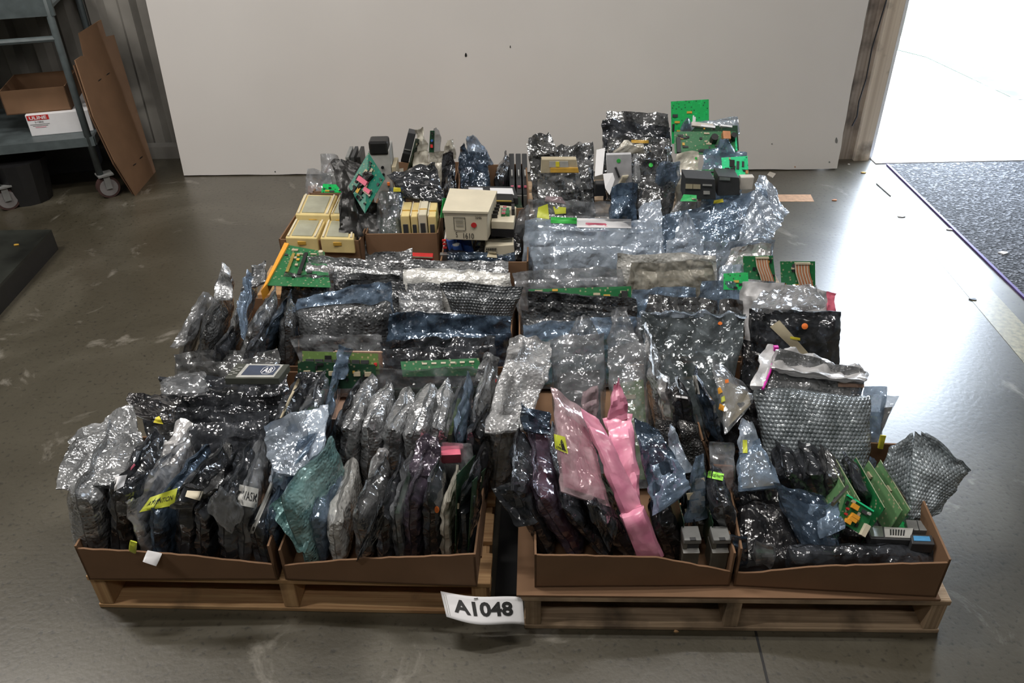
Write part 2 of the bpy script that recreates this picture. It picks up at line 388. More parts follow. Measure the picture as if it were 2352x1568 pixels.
SEED = [11]
def unit(v): return v / (np.linalg.norm(v) + 1e-12)
def sheetbag(name, mat, bl, br, tr, tl, t, parent=None, crump=1.0, fill=.8, boxy=5.0, step=.0075, floor=None, pinch=.015):
    """closed, crumpled two-sided bag between four 3-D corners; t = thickness of what is in it"""
    SEED[0] += 1; sd = SEED[0] * 37
    bl, br, tr, tl = [np.asarray(p, float) for p in (bl, br, tr, tl)]
    Wd = max(np.linalg.norm(br - bl), np.linalg.norm(tr - tl)); Hd = max(np.linalg.norm(tl - bl), np.linalg.norm(tr - br))
    nu = int(np.clip(Wd / step, 6, 72)); nv = int(np.clip(Hd / step, 6, 72))
    den = lambda n_: (lambda q: .55 * q + .45 * (.5 - .5 * np.cos(math.pi * q)))(np.linspace(0, 1, n_ + 1))
    u, v = np.meshgrid(den(nu), den(nv), indexing='ij')
    cu_ = pinch * np.abs(2 * u - 1) ** 3 * np.abs(2 * v - 1) ** 3
    uu = u + (.5 - u) * cu_; vv = v + (.5 - v) * cu_
    P = (bl[None, None] * ((1 - uu) * (1 - vv))[..., None] + br * (uu * (1 - vv))[..., None] + tr * (uu * vv)[..., None] + tl * ((1 - uu) * vv)[..., None])
    du = unit((br - bl) + (tr - tl)); dv = unit((tl - bl) + (tr - br)); n = unit(np.cross(du, dv))
    e = np.clip(1 - np.abs(2 * u - 1) ** boxy, 0, 1) ** (1 / 2.2)
    vf = np.clip(v / fill, 0, 1); g = np.clip(1 - np.abs(2 * vf - 1) ** boxy, 0, 1) ** (1 / 2.2)
    g = np.where(v < fill * .5, np.maximum(g, .35), g)
    g = np.maximum(g, .10 * np.clip((1 - v) / .2, 0, 1))
    th = t / 2 * e * g + .0009
    # arc lengths over the skin, so wrinkles run round the edges unstretched
    dX = np.sqrt((np.diff(u, axis=0) * Wd) ** 2 + np.diff(th, axis=0) ** 2); X = np.concatenate([np.zeros((1, nv + 1)), np.cumsum(dX, axis=0)]); X -= X[nu // 2][None, :]
    dY = np.sqrt((np.diff(v, axis=1) * Hd) ** 2 + np.diff(th, axis=1) ** 2); Y = np.concatenate([np.zeros((nu + 1, 1)), np.cumsum(dY, axis=1)], axis=1); Y -= Y[:, nv // 2][:, None]
    X += 3; Y += 3
    big = facets(X, Y, .11, sd) * .5 + folds(X, Y, .09, sd)
    loose = .35 + .9 * np.clip((v - fill * .75) / .35, 0, 1)
    cen = crump * .0085 * big * loose
    s1 = facets(X, Y, .034, sd + 1); s2 = facets(X, Y, .034, sd + 2); f1 = facets(X, Y, .017, sd + 3); f2 = facets(X, Y, .017, sd + 4)
    amp = crump * (.0042 * np.clip(e + .25, 0, 1))
    A = cen + th + amp * (s1 * .8 + .5 * f1 + .5); B = cen - th - amp * (s2 * .8 + .5 * f2 + .5)
    sg = np.where(u < .5, -1, 1) * np.abs(2 * u - 1) ** 4; tw = np.clip(th / (t / 2 + .001), 0, 1)
    ev = crump * .005 * facets(X * 0 + sg, Y, .04, sd + 5) * sg
    evA = ev + crump * .006 * sg * tw * (s1 + .6 * f1); evB = ev + crump * .006 * sg * tw * (s2 + .6 * f2)
    et = crump * .008 * (facets(X, Y * 0, .05, sd + 6) - .3) * v ** 3
    etA = et + crump * .004 * v ** 6 * tw * (s1 + f1); etB = et + crump * .004 * v ** 6 * tw * (s2 + f2)
    PA = P + n * A[..., None] + du * evA[..., None] + dv * etA[..., None]; PB = P + n * B[..., None] + du * evB[..., None] + dv * etB[..., None]
    if floor is not None:
        PA[..., 2] = np.maximum(PA[..., 2], floor); PB[..., 2] = np.maximum(PB[..., 2], floor)
    K = (nu + 1) * (nv + 1); ii = np.arange(K).reshape(nu + 1, nv + 1)
    fa = np.stack([ii[:-1, :-1], ii[1:, :-1], ii[1:, 1:], ii[:-1, 1:]], -1).reshape(-1, 4)
    fb = np.stack([ii[:-1, :-1], ii[:-1, 1:], ii[1:, 1:], ii[1:, :-1]], -1).reshape(-1, 4) + K
    ring = list(ii[:, 0]) + list(ii[-1, 1:]) + list(ii[-2::-1, -1]) + list(ii[0, -2:0:-1])
    fr = [(ring[k], ring[k] + K, ring[(k + 1) % len(ring)] + K, ring[(k + 1) % len(ring)]) for k in range(len(ring))]
    V = np.concatenate([PA.reshape(-1, 3), PB.reshape(-1, 3)])
    cpt = (bl + br) / 2 if parent is None else np.array(parent.location)
    if parent is None: cpt = np.array([cpt[0], cpt[1], V[:, 2].min()])
    F = np.concatenate([fa, fb, np.array(fr)])
    UV = np.stack([X, Y], -1).reshape(-1, 2); UV = np.concatenate([UV, UV + .37])
    me = bpy.data.meshes.new(name); me.vertices.add(len(V)); me.vertices.foreach_set('co', (V - cpt).astype(np.float32).ravel())
    me.loops.add(F.size); me.loops.foreach_set('vertex_index', F.astype(np.int32).ravel())
    me.polygons.add(len(F)); me.polygons.foreach_set('loop_start', np.arange(0, F.size, 4, dtype=np.int32)); me.polygons.foreach_set('loop_total', np.full(len(F), 4, dtype=np.int32))
    me.polygons.foreach_set('use_smooth', np.ones(len(F), dtype=bool))
    l = me.uv_layers.new(name='UVMap'); l.data.foreach_set('uv', UV[F.ravel()].astype(np.float32).ravel())
    me.update(calc_edges=True); me.validate(); me.set_sharp_from_angle(angle=math.radians(24)); me.materials.append(MATS[mat])
    o = finish(bpy.data.objects.new(name, me), parent)
    if parent is None: o.location = cpt
    return o, (bl, br, tr, tl, n, t, fill), V, F

TRANSP = {'zipd', 'clr', 'clrb', 'blue', 'bluel', 'pinkc', 'white', 'tan', 'purple', 'bdark'}
NAMES = {'bub': 'bubble_wrap_bag', 'bubd': 'bubble_wrap_bag', 'bubw': 'bubble_wrap_bag', 'hex': 'bubble_wrap_bag', 'clr': 'clear_plastic_bag', 'zipd': 'zip_bag', 'clrb': 'clear_bubble_bag', 'hexd': 'bubble_wrap_bag', 'poly': 'black_plastic_bag', 'foil': 'foil_bag', 'silver': 'foil_bag',
         'pink': 'pink_antistatic_bag', 'pinkc': 'pink_antistatic_bag', 'teal': 'bubble_wrap_bag', 'white': 'zip_bag', 'tan': 'clear_plastic_bag', 'mesh': 'mesh_wrapped_board', 'blk': 'black_plastic_bag'}
def decorate(o, geo, V, F, kind, content, stickers, flaps):
    bl, br, tr, tl, n, t, fill = geo; off = np.array(o.location)
    lerp = lambda u, v: bl * (1 - u) * (1 - v) + br * u * (1 - v) + tr * u * v + tl * (1 - u) * v
    if content is None and kind in TRANSP: content = 'pcb_dark'
    if content:
        t2 = max(.003, min(t * .4, .02)); q = [(.1, .06), (.9, .06), (.9, fill * .86), (.1, fill * .86)]
        mb = MB(); mb.hexa([lerp(*k) - n * t2 / 2 for k in q] + [lerp(*k) + n * t2 / 2 for k in q])
        mb.build('circuit_board' if content.startswith('pcb') else 'packed_contents', content, o)
        if content.startswith('pcb'):
            r = random.Random(len(V) + int(V[0, 0] * 1000)); mc = MB(); du = unit(br - bl); dv = unit(tl - bl)
            for k in range(14):
                c = lerp(r.uniform(.18, .82), r.uniform(.12, fill * .78))
                mc.box(c + n * r.choice((-1, 1)) * (t2 / 2 + .003), (r.uniform(.012, .035), r.uniform(.008, .016), .006), basis=(du, unit(np.cross(n, du)), n))
            mc.build('chips', r.choice(['black', 'charcoal', 'grey', 'ivory_dk']), o)
    VS, FS, k = [V], [F], len(V)
    for fp in flaps or ():
        pix, Y = fp[0], fp[1]
        Ys = Y if hasattr(Y, '__len__') else (Y,) * 4
        pts = [at(p, y) for p, y in zip(pix, Ys)]
        _, _, V2, F2 = sheetbag('bag_flap', fp[2] if len(fp) > 2 else kind, *pts, .004, parent=o, crump=1.6, fill=.3, pinch=.06)
        VS.append(V2); FS.append(F2 + k); k += len(V2)
    if stickers:
        bv = BVHTree.FromPolygons([tuple(v) for v in np.concatenate(VS)], [tuple(f) for f in np.concatenate(FS)])
        for st in stickers: decal(o, bv, *st)
def textmesh(txt, bold=.012):
    cu = bpy.data.curves.new('t', 'FONT'); cu.body = txt; cu.align_x = 'CENTER'; cu.align_y = 'CENTER'; cu.offset = bold; cu.resolution_u = 3
    ob = bpy.data.objects.new('t', cu); C.objects.link(ob); bpy.context.view_layer.update()
    me = bpy.data.meshes.new_from_object(ob.evaluated_get(bpy.context.evaluated_depsgraph_get())); bpy.data.objects.remove(ob)
    v = np.array([tuple(p.co) for p in me.vertices]).reshape(-1, 3); f = [tuple(p.vertices) for p in me.polygons]; bpy.data.meshes.remove(me)
    return v, f
def text_on(txt, fn, mat, parent, rect=(.1, .2, .9, .8), name='lettering', bold=.012, keep=True):
    """fn(u,v)->3-D point on (just above) the surface; the text fills rect in that parameter space"""
    v, f = textmesh(txt, bold); lo = v.min(0); hi = v.max(0)
    u = (v[:, 0] - lo[0]) / (hi[0] - lo[0] + 1e-9); w = (v[:, 1] - lo[1]) / (hi[1] - lo[1] + 1e-9)
    off = np.array(parent.location) if parent is not None else 0
    P = [fn(rect[0] + a * (rect[2] - rect[0]), rect[1] + b * (rect[3] - rect[1])) - off for a, b in zip(u, w)]
    return meshobj(name, P, f, mat, parent)
def decal(o, bv, name, pix, mat, txt=None, tmat='ink', rect=(.1, .25, .9, .75)):
    """sticker lying on the bag's skin; pix = bl, br, tr, tl seen from the camera"""
    off = np.array(o.location); nn = 6
    pix = [np.array(p, float) for p in pix]; G = {}; hits = []
    for i in range(nn + 1):
        for j in range(nn + 1):
            u, v = i / nn, j / nn
            if 'dot' in name:
                x_, y_ = 2 * u - 1, 2 * v - 1; u = .5 + .5 * x_ * math.sqrt(1 - y_ * y_ / 2); v = .5 + .5 * y_ * math.sqrt(1 - x_ * x_ / 2)
            p = pix[0] * (1 - u) * (1 - v) + pix[1] * u * (1 - v) + pix[2] * u * v + pix[3] * (1 - u) * v
            d = Vector(ray(p)).normalized(); h = bv.ray_cast(Vector(EYE), d)
            G[i, j] = (d, h[3]); 
            if h[3] is not None: hits.append(h[3])
    med = sorted(hits)[len(hits) // 2] if hits else 2.0
    def pt(i, j):
        d, t = G[i, j]
        if t is None or abs(t - med) > .12: t = med
        return EYE + np.array(d) * (t - .0035)
    grid = {k: pt(*k) for k in G}
    V = [grid[i, j] - off for i in range(nn + 1) for j in range(nn + 1)]
    Fc = [(i * (nn + 1) + j, (i + 1) * (nn + 1) + j, (i + 1) * (nn + 1) + j + 1, i * (nn + 1) + j + 1) for i in range(nn) for j in range(nn)]
    s = meshobj(name, V, Fc, mat, o, smooth=True)
    if txt:
        def fn(u, v):
            a = min(max(u, 0), .9999) * nn; b = min(max(v, 0), .9999) * nn; i, j = int(a), int(b); a -= i; b -= j
            q = grid[i, j] * (1 - a) * (1 - b) + grid[i + 1, j] * a * (1 - b) + grid[i + 1, j + 1] * a * b + grid[i, j + 1] * (1 - a) * b
            return q + unit(EYE - q) * .0012
        off_ = o
        t = text_on(txt, fn, tmat, s if False else o, rect)
        t.parent = s
    return s

BOT = .152
CATS = {}
def _bag(kind, corners, t, label, ext, name, cat, content, stickers, flaps, crump, fill, boxy, group=None, floor=BOT):
    bl, br, tr, tl = corners
    if ext:
        for a, b in ((0, 3), (1, 2)):
            p, q = corners[a], corners[b]; d = q - p
            if p[2] > BOT + .01:
                k = (p[2] - BOT) / max(d[2], .03); h = np.array([-d[0] * k, -d[1] * k, 0]); L_ = np.linalg.norm(h)
                if L_ > .05: h *= .05 / L_
                corners[a] = np.array([p[0] + h[0], p[1] + h[1], BOT])
        bl, br, tr, tl = corners
    nm = name or NAMES.get(kind, 'antistatic_bag')
    o, geo, V, F = sheetbag(nm, kind, bl, br, tr, tl, t, crump=crump, fill=fill, boxy=boxy, floor=floor)
    tag(o, label, cat or ('bag' if 'bag' in nm else 'board'), group)
    decorate(o, geo, V, F, kind, content, stickers, flaps)
    return o
def E(kind, F0, F1, B1, Y0, t, label, ztip=.02, name=None, cat=None, content=None, st=None, fl=None, crump=1.0, fill=.93, boxy=6.0, lean=.0, Lmax=.36, group=None):
    """bag standing on edge and running away from the camera: front-bottom, front-top, back-top pixels"""
    f1 = at(F1, Y0); f0 = at(F0, Y0 - .005 - lean); b1 = onz(B1, f1[2] + ztip)
    b1 = at(B1, float(np.clip(b1[1], Y0 + .08, Y0 + Lmax))); b0 = b1 + (f0 - f1)
    return _bag(kind, [f0, b0, b1, f1], t, label, True, name, cat, content, st, fl, crump, fill, boxy, group)
def Q(kind, pix, ztop, t, label, lean=.03, ext=True, name=None, cat=None, content=None, st=None, fl=None, crump=1.0, fill=.85, boxy=4.0, Y=None, group=None, floor=BOT):
    """bag facing the camera: bl, br, tr, tl pixels; the top edge is at height ztop"""
    bl, br, tr, tl = pix
    if Y is None:
        yt = float(onz(((tl[0] + tr[0]) / 2, (tl[1] + tr[1]) / 2), ztop)[1]); Ys = (yt - lean, yt - lean, yt, yt)
    else: Ys = Y if hasattr(Y, '__len__') else (Y,) * 4
    return _bag(kind, [at(p, y) for p, y in zip(pix, Ys)], t, label, ext, name, cat, content, st, fl, crump, fill, boxy, group, floor)
def pcb(mat, pix, Ys, label, comps=(), name='circuit_board', cat='circuit board', th=.0018, seed=1, parent=None, edge=None, group=None, ncomp=10, side=None, side_z=None):
    """bare board: four pixel corners (bl, br, tr, tl) at their distances; chips stand on the side that faces the camera"""
    P = [at(p, y) for p, y in zip(pix, Ys)]
    bl, br, tr, tl = P; n = unit(np.cross(br - bl, tl - bl)); c = (bl + tr) / 2
    if np.dot(n, EYE - c) < 0: n = -n
    root = parent or empty(name, (c[0], c[1], min(p[2] for p in P)), label, cat, group)
    mb = MB(); mb.hexa([p - n * th for p in P] + [p for p in P]); mb.build('board', mat, root)
    if edge: 
        e = MB(); e.hexa([tl - n * th * 1.5, tr - n * th * 1.5, tr + n * th, tl + n * th] + [tl - n * th * 1.5 + unit(tl - bl) * .004, tr - n * th * 1.5 + unit(tl - bl) * .004, tr + n * th + unit(tl - bl) * .004, tl + n * th + unit(tl - bl) * .004]); e.build('edge_strip', edge, root)
    r = random.Random(seed); du = unit(br - bl); dv = unit(np.cross(n, du)); Wd = np.linalg.norm(br - bl); Hd = np.linalg.norm(tl - bl)
    lerp = lambda u, v: bl * (1 - u) * (1 - v) + br * u * (1 - v) + tr * u * v + tl * (1 - u) * v
    for cdef in comps:   # (name, mat, u, v, w_m, h_m, depth)
        nm, m, u, v, w, h, d = cdef
        if nm == 'capacitor':
            b = MB(); q = lerp(u, v); b.tube([q, q + n * d], w / 2, 12); b.build(nm, m, root)
        else:
            b = MB(); b.box(lerp(u, v) + n * d / 2, (w, h, d), basis=(du, dv, n)); b.build(nm, m, root)
    for k in range(ncomp):
        w = r.choice((.018, .022, .010, .006)); h = r.choice((.007, .009, .012)); u, v = r.uniform(.08, .92), r.uniform(.08, .92)
        b = MB(); b.box(lerp(u, v) + n * .002, (min(w, Wd * .2), min(h, Hd * .15), .004), basis=(du, dv, n)); b.build('chip', r.choice(['black', 'black', 'charcoal', 'ivory_dk', 'amber']), root)
    return root
# ================================================================== THE SETTING
def struct(o): o['kind'] = 'structure'; return o
WY = 4.62
def slab(name, x0, x1, y0, y1, z0, z1, mat, parent=None):
    return MB().box(((x0 + x1) / 2, (y0 + y1) / 2, (z0 + z1) / 2), (x1 - x0, y1 - y0, z1 - z0)).build(name, mat, parent)
struct(slab('floor', -6, 5, -4, 4.33, -.1, 0, 'concrete'))
struct(slab('ceiling', -6, 5, -4, WY + .15, 3.45, 3.6, 'wall_grey'))
struct(slab('wall_left', -6.15, -6, -4, WY + .15, 0, 3.45, 'wall_grey'))
struct(slab('wall_right', 5, 5.15, -4, 4.45, 0, 3.45, 'wall_grey'))
struct(slab('wall_front', -6, 5, -4.15, -4, 0, 3.45, 'wall_grey'))
# ribbed wall behind the white panel
mb = MB(); x = -6.0
while x < 1.84:
    w = .17; 
    P = [(x, WY), (x + .05, WY - .0), (x + .075, WY - .035), (x + .13, WY - .035), (x + .155, WY), (x + w, WY)]
    for (xa, ya), (xb, yb) in zip(P[:-1], P[1:]):
        xb = min(xb, 1.84); 
        if xb - xa > 1e-4: mb.hexa([(xa, ya, -.05), (xb, yb, -.05), (xb, WY + .15, -.05), (xa, WY + .15, -.05), (xa, ya, 3.45), (xb, yb, 3.45), (xb, WY + .15, 3.45), (xa, WY + .15, 3.45)])
    x += w
struct(mb.build('wall_back', 'wall_grey'))
struct(slab('floor_strip', -6, 1.84, 4.33, WY + .1, -.1, 0.0, 'concrete'))
struct(MB().box((-2.2, WY - .07, .035), (2.0, .07, .07)).build('baseboard_back', 'wall_grey'))
# door opening to the right, jambs and threshold
DX0, DX1, DY = 1.985, 2.86, 4.30
struct(slab('wall_back_right', DX1 + .08, 5, 4.33, 4.45, 0, 3.45, 'wall_grey'))
struct(slab('wall_above_door', 1.84, DX1 + .08, 4.33, 4.45, 2.08, 3.45, 'wall_grey'))
struct(slab('trim_1', 1.80, 1.885, 4.30, 4.42, 0, 3.2, 'wood_dark'))
struct(slab('trim_2', 1.885, 1.965, 4.27, 4.45, 0, 3.2, 'wood_post'))
struct(slab('trim_3', 1.965, 1.995, 4.30, 4.46, 0, 2.08, 'white_trim'))
struct(slab('trim_4', DX1, DX1 + .10, 4.25, 4.46, 0, 2.08, 'white_trim'))
struct(slab('door_1', DX0, DX1, 4.22, 4.44, .0, .006, 'white_trim'))
# dark stain wire on the post
w = MB(); w.tube([(1.875, 4.262, .95), (1.86, 4.262, .78), (1.845, 4.262, .6), (1.85, 4.262, .45), (1.838, 4.262, .33), (1.845, 4.262, .25), (1.83, 4.262, .2)], .0035, 6)
tag(w.build('dangling_wire', 'black'), 'thin black wire hanging down the wooden door post', 'wire')
# outside
struct(slab('ground_outside', -2, 14, 4.45, 22, -.12, -.02, 'outdoor_concrete'))
struct(slab('floor_sill', 1.84, 5, 4.33, 4.46, -.1, 0.0, 'outdoor_concrete'))
g = MB().poly([(3.15, 6.3, -.018), (3.3, 5.3, -.018), (4.2, 4.95, -.018), (14, 4.9, -.018), (14, 20, -.018), (2.0, 20, -.018), (2.0, 8.2, -.018)], (0, 0, .002)).build('lawn', 'lawn')
tag(g, 'sunlit lawn beside the pale path outside the door', 'grass', kind='stuff')

# white backdrop panel
def panel():
    a, b = onz((423, 405)), onz((1922, 390)); d = unit(b - a); nrm = np.array([-d[1], d[0], 0]); h = 2.3; back = nrm * .05; up = np.array([0, 0, h]) + nrm * .18
    r = random.Random(3); pts = []
    for k in range(41):
        p = a + (b - a) * k / 40; pts.append(p + np.array([0, 0, .004 + r.random() * .004]))
    right = [b + up * q + d * (.012 * (r.random() - .5) + .0) for q in np.linspace(.02, 1, 30)]
    mb = MB().poly(pts + right + [a + up], back)
    o = mb.build('backdrop_panel', 'panel_paint')
    pl_n = unit(np.cross(b - a, up)); pl_n = pl_n if pl_n[1] < 0 else -pl_n
    def onp(p):
        d = ray(p); return EYE + d * (np.dot(a + pl_n * .0015 - EYE, pl_n) / np.dot(d, pl_n))
    for x_, y_, w_, h_, mt in ((1070, 126, 2.5, 5, 'ink'), (1172, 107, 1.2, 3, 'charcoal'), (1921, 322, 3, 7, 'grey'), (1905, 372, 2, 2, 'grey'), (1773, 330, 1.5, 1.5, 'grey'), (632, 394, 1.5, 1.5, 'charcoal'), (1826, 383, 1.5, 1.5, 'copper')):
        MB().poly([onp((x_ + w_ * math.cos(t) * (1 + .4 * math.sin(3 * t)), y_ + h_ * math.sin(t))) for t in np.linspace(0, 6.28, 9)[:-1]], pl_n * .001).build('scuff_mark', mt, o)
    return tag(o, 'large white painted panel standing on the floor behind the pallets', 'panel')
panel()

# mat by the door
mo = MB().poly([(2.055, 2.2, 0), (5, 2.0, 0), (5, 4.19, 0), (2.045, 4.2, 0)], (0, 0, .008)).build('floor_mat', 'mat_carpet')
tag(mo, 'dark grey speckled carpet mat on the floor at the door', 'mat')
plain('mat_trim', (.10, .06, .22), .6)
MB().box((2.045, 3.2, .004), (.012, 2.0, .009), rz=math.radians(.3)).build('binding_edge', 'mat_trim', mo)['label'] = 'violet edge of the mat'
# faded yellow line + joint in the floor
plain('line_yellow', (.22, .19, .10), .6, noise=.4, scale=60)
struct(MB().poly([(1.80, 1.9, .0), (1.93, 1.9, .0), (1.96, 3.2, .0), (1.85, 3.2, .0)], (0, 0, .0012)).build('trim_5', 'line_yellow'))
plain('tape_orange', (.60, .36, .22), .6, noise=.2, scale=40)
struct(MB().poly([onz(p) for p in ((1790, 463), (1870, 463), (1862, 447), (1785, 447))], (0, 0, .0012)).build('trim_6', 'tape_orange'))
struct(MB().box((.535, .3, .0006), (.006, 2.0, .0012), rz=-.05).build('trim_7', 'black'))
for k_ in ('line_yellow', 'tape_orange'):
    q_ = MATS[k_].node_tree.nodes['Principled BSDF']; q_.inputs['Roughness'].default_value = .4; q_.inputs['IOR'].default_value = 1.62; q_.inputs['Coat Weight'].default_value = .8; q_.inputs['Coat Roughness'].default_value = .26
# litter
def litter(name, pix, mat, label, s=.012, z=.001):
    p = onz(pix, z); r = random.Random(int(pix[0])); n = 7
    P = [p + np.array([math.cos(a) * s * r.uniform(.5, 1.6), math.sin(a) * s * r.uniform(.3, .8), 0]) for a in np.linspace(0, 6.28, n, endpoint=False)]
    m = MB(); m.poly(P, (r.uniform(-.003, .003), 0, .004)); tag(m.build(name, mat), label, 'litter')
litter('wood_chip', (1985, 397), 'amber', 'small yellow wood chip on the floor near the door post', .012)
litter('wood_chip', (1950, 378), 'wrapw', 'pale pebble-like chip beside the foot of the door post', .008)
litter('dried_leaf', (1918, 460), 'copper', 'dry brown leaf scrap on the floor behind the tape mark', .014)
litter('plastic_scrap', (2072, 497), 'paper', 'white plastic scrap on the bright floor beside the mat', .02)
litter('plastic_scrap', (2180, 527), 'paper', 'thin white plastic strip touching the mat edge', .016)
litter('plastic_scrap', (2305, 581), 'paper', 'crumpled white scrap lying on the dark mat', .02, .009)
litter('dark_leaf', (2237, 688), 'charcoal', 'dark leaf scrap beside the faded yellow line', .014)
litter('wood_splinter', (1553, 1451), 'wood', 'small wood splinter in front of the right pallet', .006)
litter('leaf_scrap', (37, 563), 'amber', 'small orange leaf scrap on the black platform', .010, .101)
t = MB(); t.tube([onz((2013, 421), .003), onz((2030, 436), .003), onz((2046, 450), .003)], .003, 5); tag(t.build('straw', 'grey'), 'thin grey straw on the bright floor by the door', 'litter')
t = MB().poly([onz(p, 0) for p in ((1762, 402), (1775, 409), (1782, 400), (1768, 395))], (0, 0, .003)); tag(t.build('wood_chip', 'wrapw'), 'flat tan wood scrap in the shadow below the white panel', 'litter')

# black low platform at the left edge
plain('platform_black', (.018, .02, .017), .35, noise=.7, scale=6)
c = onz((118, 527), .10); e = onz((0, 652), .10); dd = unit(e - c); dl = np.array([-1, .02, 0])
e2 = c + dd * 1.6
pl = empty('low_platform', (c[0] - .5, c[1] - .5, 0), 'black low steel platform on the floor at the left edge', 'platform')
up = np.array([0, 0, 1.])
MB().poly([c + up * 0 - up * .012, e2 - up * .012, e2 + dl * 1.2 - up * .012, c + dl * 1.5 - up * .012], up * .012).build('top_plate', 'platform_black', pl)
MB().poly([c - up * .1, e2 - up * .1, e2 + dl * 1.2 - up * .1, c + dl * 1.5 - up * .1], up * .088).build('body', 'black', pl)

# ------------------------------------------------------------------ steel cart
cr_ = onz((246, 453)); cl_ = onz((15, 478)); fx = unit(cr_ - cl_); fy = np.array([-fx[1], fx[0], 0])
cart = empty('steel_cart', (cl_[0], cl_[1], 0), 'grey painted steel shelf cart on casters beside the white panel', 'cart')
O = cr_.copy(); O[2] = 0
def cp(a, b, z): return O + fx * a + fy * b + np.array([0, 0, z])
def caster(a, b):
    cx = unit(fx * .42 - fy * .9); cy = np.cross(up, cx)
    w = MB(); ctr = cp(a, b, .055) + cy * .02; w.tube([ctr - cx * .018, ctr + cx * .018], .055, 24); q = w.build('wheel', 'rubber_red', cart, smooth=False)
    w = MB(); w.tube([ctr - cx * .020, ctr + cx * .020], .044, 24); w.build('hub', 'rubber', cart)
    w = MB(); w.box(ctr + cx * -.026 + up * .03, (.004, .03, .07), basis=(cx, cy, up)); w.box(ctr + cx * .026 + up * .03, (.004, .03, .07), basis=(cx, cy, up)); w.box(ctr + up * .067, (.07, .075, .008), basis=(cx, cy, up)); w.build('caster_fork', 'grey', cart)
LW = 1.0; LD = .62
for a, b in ((0, 0), (-.475, -.02), (.0, LD), (-.9, LD)): caster(a, b)
def leg(a, b, h=1.2):
    m = MB(); m.tube([cp(a, b, .125), cp(a, b, .60), cp(a - .0, b, .72), cp(a, b, h)], .017, 10); m.build('leg', 'cart_paint', cart, smooth=True)
leg(0, 0); leg(-.475, -.02); leg(0, LD); leg(-.9, LD)
zs = at((215, 318), O[1] + .0)[2]
def shelf(z, name='shelf'):
    m = MB(); m.box(cp(-.45, LD / 2, z), (.95, LD, .012), basis=(fx, fy, up)); m.box(cp(-.45, -.005, z - .012), (.95, .02, .045), basis=(fx, fy, up)); m.box(cp(.02, LD / 2, z - .012), (.02, LD, .045), basis=(fx, fy, up)); m.build(name, 'cart_paint', cart)
shelf(zs)
z2 = at((100, 25), O[1])[2]
m = MB(); m.box(cp(-.45, LD / 2, z2 + .02), (.95, LD, .012), basis=(fx, fy, up)); m.box(cp(-.45, -.005, z2 + .03), (.95, .02, .10), basis=(fx, fy, up)); m.build('upper_tray', 'cart_paint', cart)
z3 = at((60, 90), O[1])[2]
m = MB(); m.tube([cp(-.9, 0, z3), cp(0, 0, z3)], .014, 8); m.build('rail', 'cart_paint', cart)

# open brown carton and the white box on the cart
def opencarton(name, P0, ax, ay, w, d, h, mat, label, cat='box', th=.005, fr=None, group=None):
    """open tray: base corner P0 (front left), axes ax, ay"""
    root = empty(name, tuple(P0), label, cat, group)
    m = MB(); c = P0 + ax * w / 2 + ay * d / 2
    m.box(c + up * th / 2, (w, d, th), basis=(ax, ay, up)); m.build('base_panel', mat, root)
    def wall(a, b, top=None):
        L = np.linalg.norm(b - a); dd = (b - a) / L; nn = np.array([-dd[1], dd[0], 0]); k = max(2, int(L / .02)); mm = MB(); r = random.Random(int(abs(a[0]) * 1000))
        pts = [a, b]; tops = []
        for i in range(k + 1):
            q = i / k; hh = h if top is None else top(q) + r.uniform(-.0015, .0015)
            tops.append(a + dd * L * q + up * hh)
        mm.poly(pts + tops[::-1], nn * th); return mm
    A, B, Cc, D = P0, P0 + ax * w, P0 + ax * w + ay * d, P0 + ay * d
    wall(A, B, fr).build('front_panel', mat, root); wall(B, Cc).build('side_panel', mat, root); wall(Cc, D).build('back_panel', mat, root); wall(D, A).build('side_panel', mat, root)
    return root
zb = zs + .006
wb = at((75, 318), O[1] + .03); wb[2] = zb; we = at((208, 313), O[1] + .03)
wh = at((200, 262), O[1] + .03)[2] - zb
ww = we[0] - wb[0]
ub = empty('white_box', (wb[0], wb[1], zb), 'white shipping box with a red label on the cart shelf', 'box')
MB().box(wb + fx * ww / 2 + fy * .16 + up * wh / 2, (ww, .32, wh), basis=(fx, fy, up)).build('box_body', 'paper', ub, bevel=.003)
fnf = lambda x0, z0, w_, h_: (lambda u, v: wb + fx * (x0 + u * w_) + up * (z0 + v * h_) - fy * .0015)
lx = ww * .02; f = fnf(lx, wh * .74, ww * .34, wh * .22)
MB().poly([f(0, 0), f(1, 0), f(1, 1), f(0, 1)], -fy * -.0012).build('red_label', 'red', ub)
f2 = lambda u, v: f(u, v) - fy * .001
text_on('ULINE', f2, 'paper', ub, (.1, .15, .9, .85), bold=.03)
f3 = fnf(lx, wh * .35, ww * .34, wh * .36)
text_on('S-12866', f3, 'ink', ub, (.3, .72, .7, .95), 'small_print', bold=.0)
for k_, (a_, b_) in enumerate(((.05, .95), (.15, .85), (.25, .75))): MB().tube([f3(a_, .55 - .2 * k_), f3(b_, .55 - .2 * k_)], .001, 4).build('print_line', 'grey' if k_ < 2 else 'rose', ub)
cb0 = at((15, 263), O[1] + .035); cb0[2] = zb + wh; ce = at((155, 262), O[1] + .035)
ch = at((140, 208), O[1] + .035)[2] - cb0[2]
opencarton('open_carton', cb0 + fy * .0, fx, fy, ce[0] - cb0[0], .30, ch, 'card', 'open brown carton stacked on the white box on the cart', 'box')
# dark bin under the cart
b = MB(); q = onz((70, 455)); b.tube([q + up * .0, q + up * .22], [.11, .14], 14); tag(b.build('black_bin', 'black', smooth=False), 'black bin on the floor under the steel cart', 'bin')
b = MB(); q = cp(-.35, .48, .0); b.box(q + up * .13, (.5, .16, .26), basis=(fx, fy, up)); tag(b.build('dark_crate', 'charcoal', bevel=.01), 'dark crate on the floor at the back under the cart', 'crate')

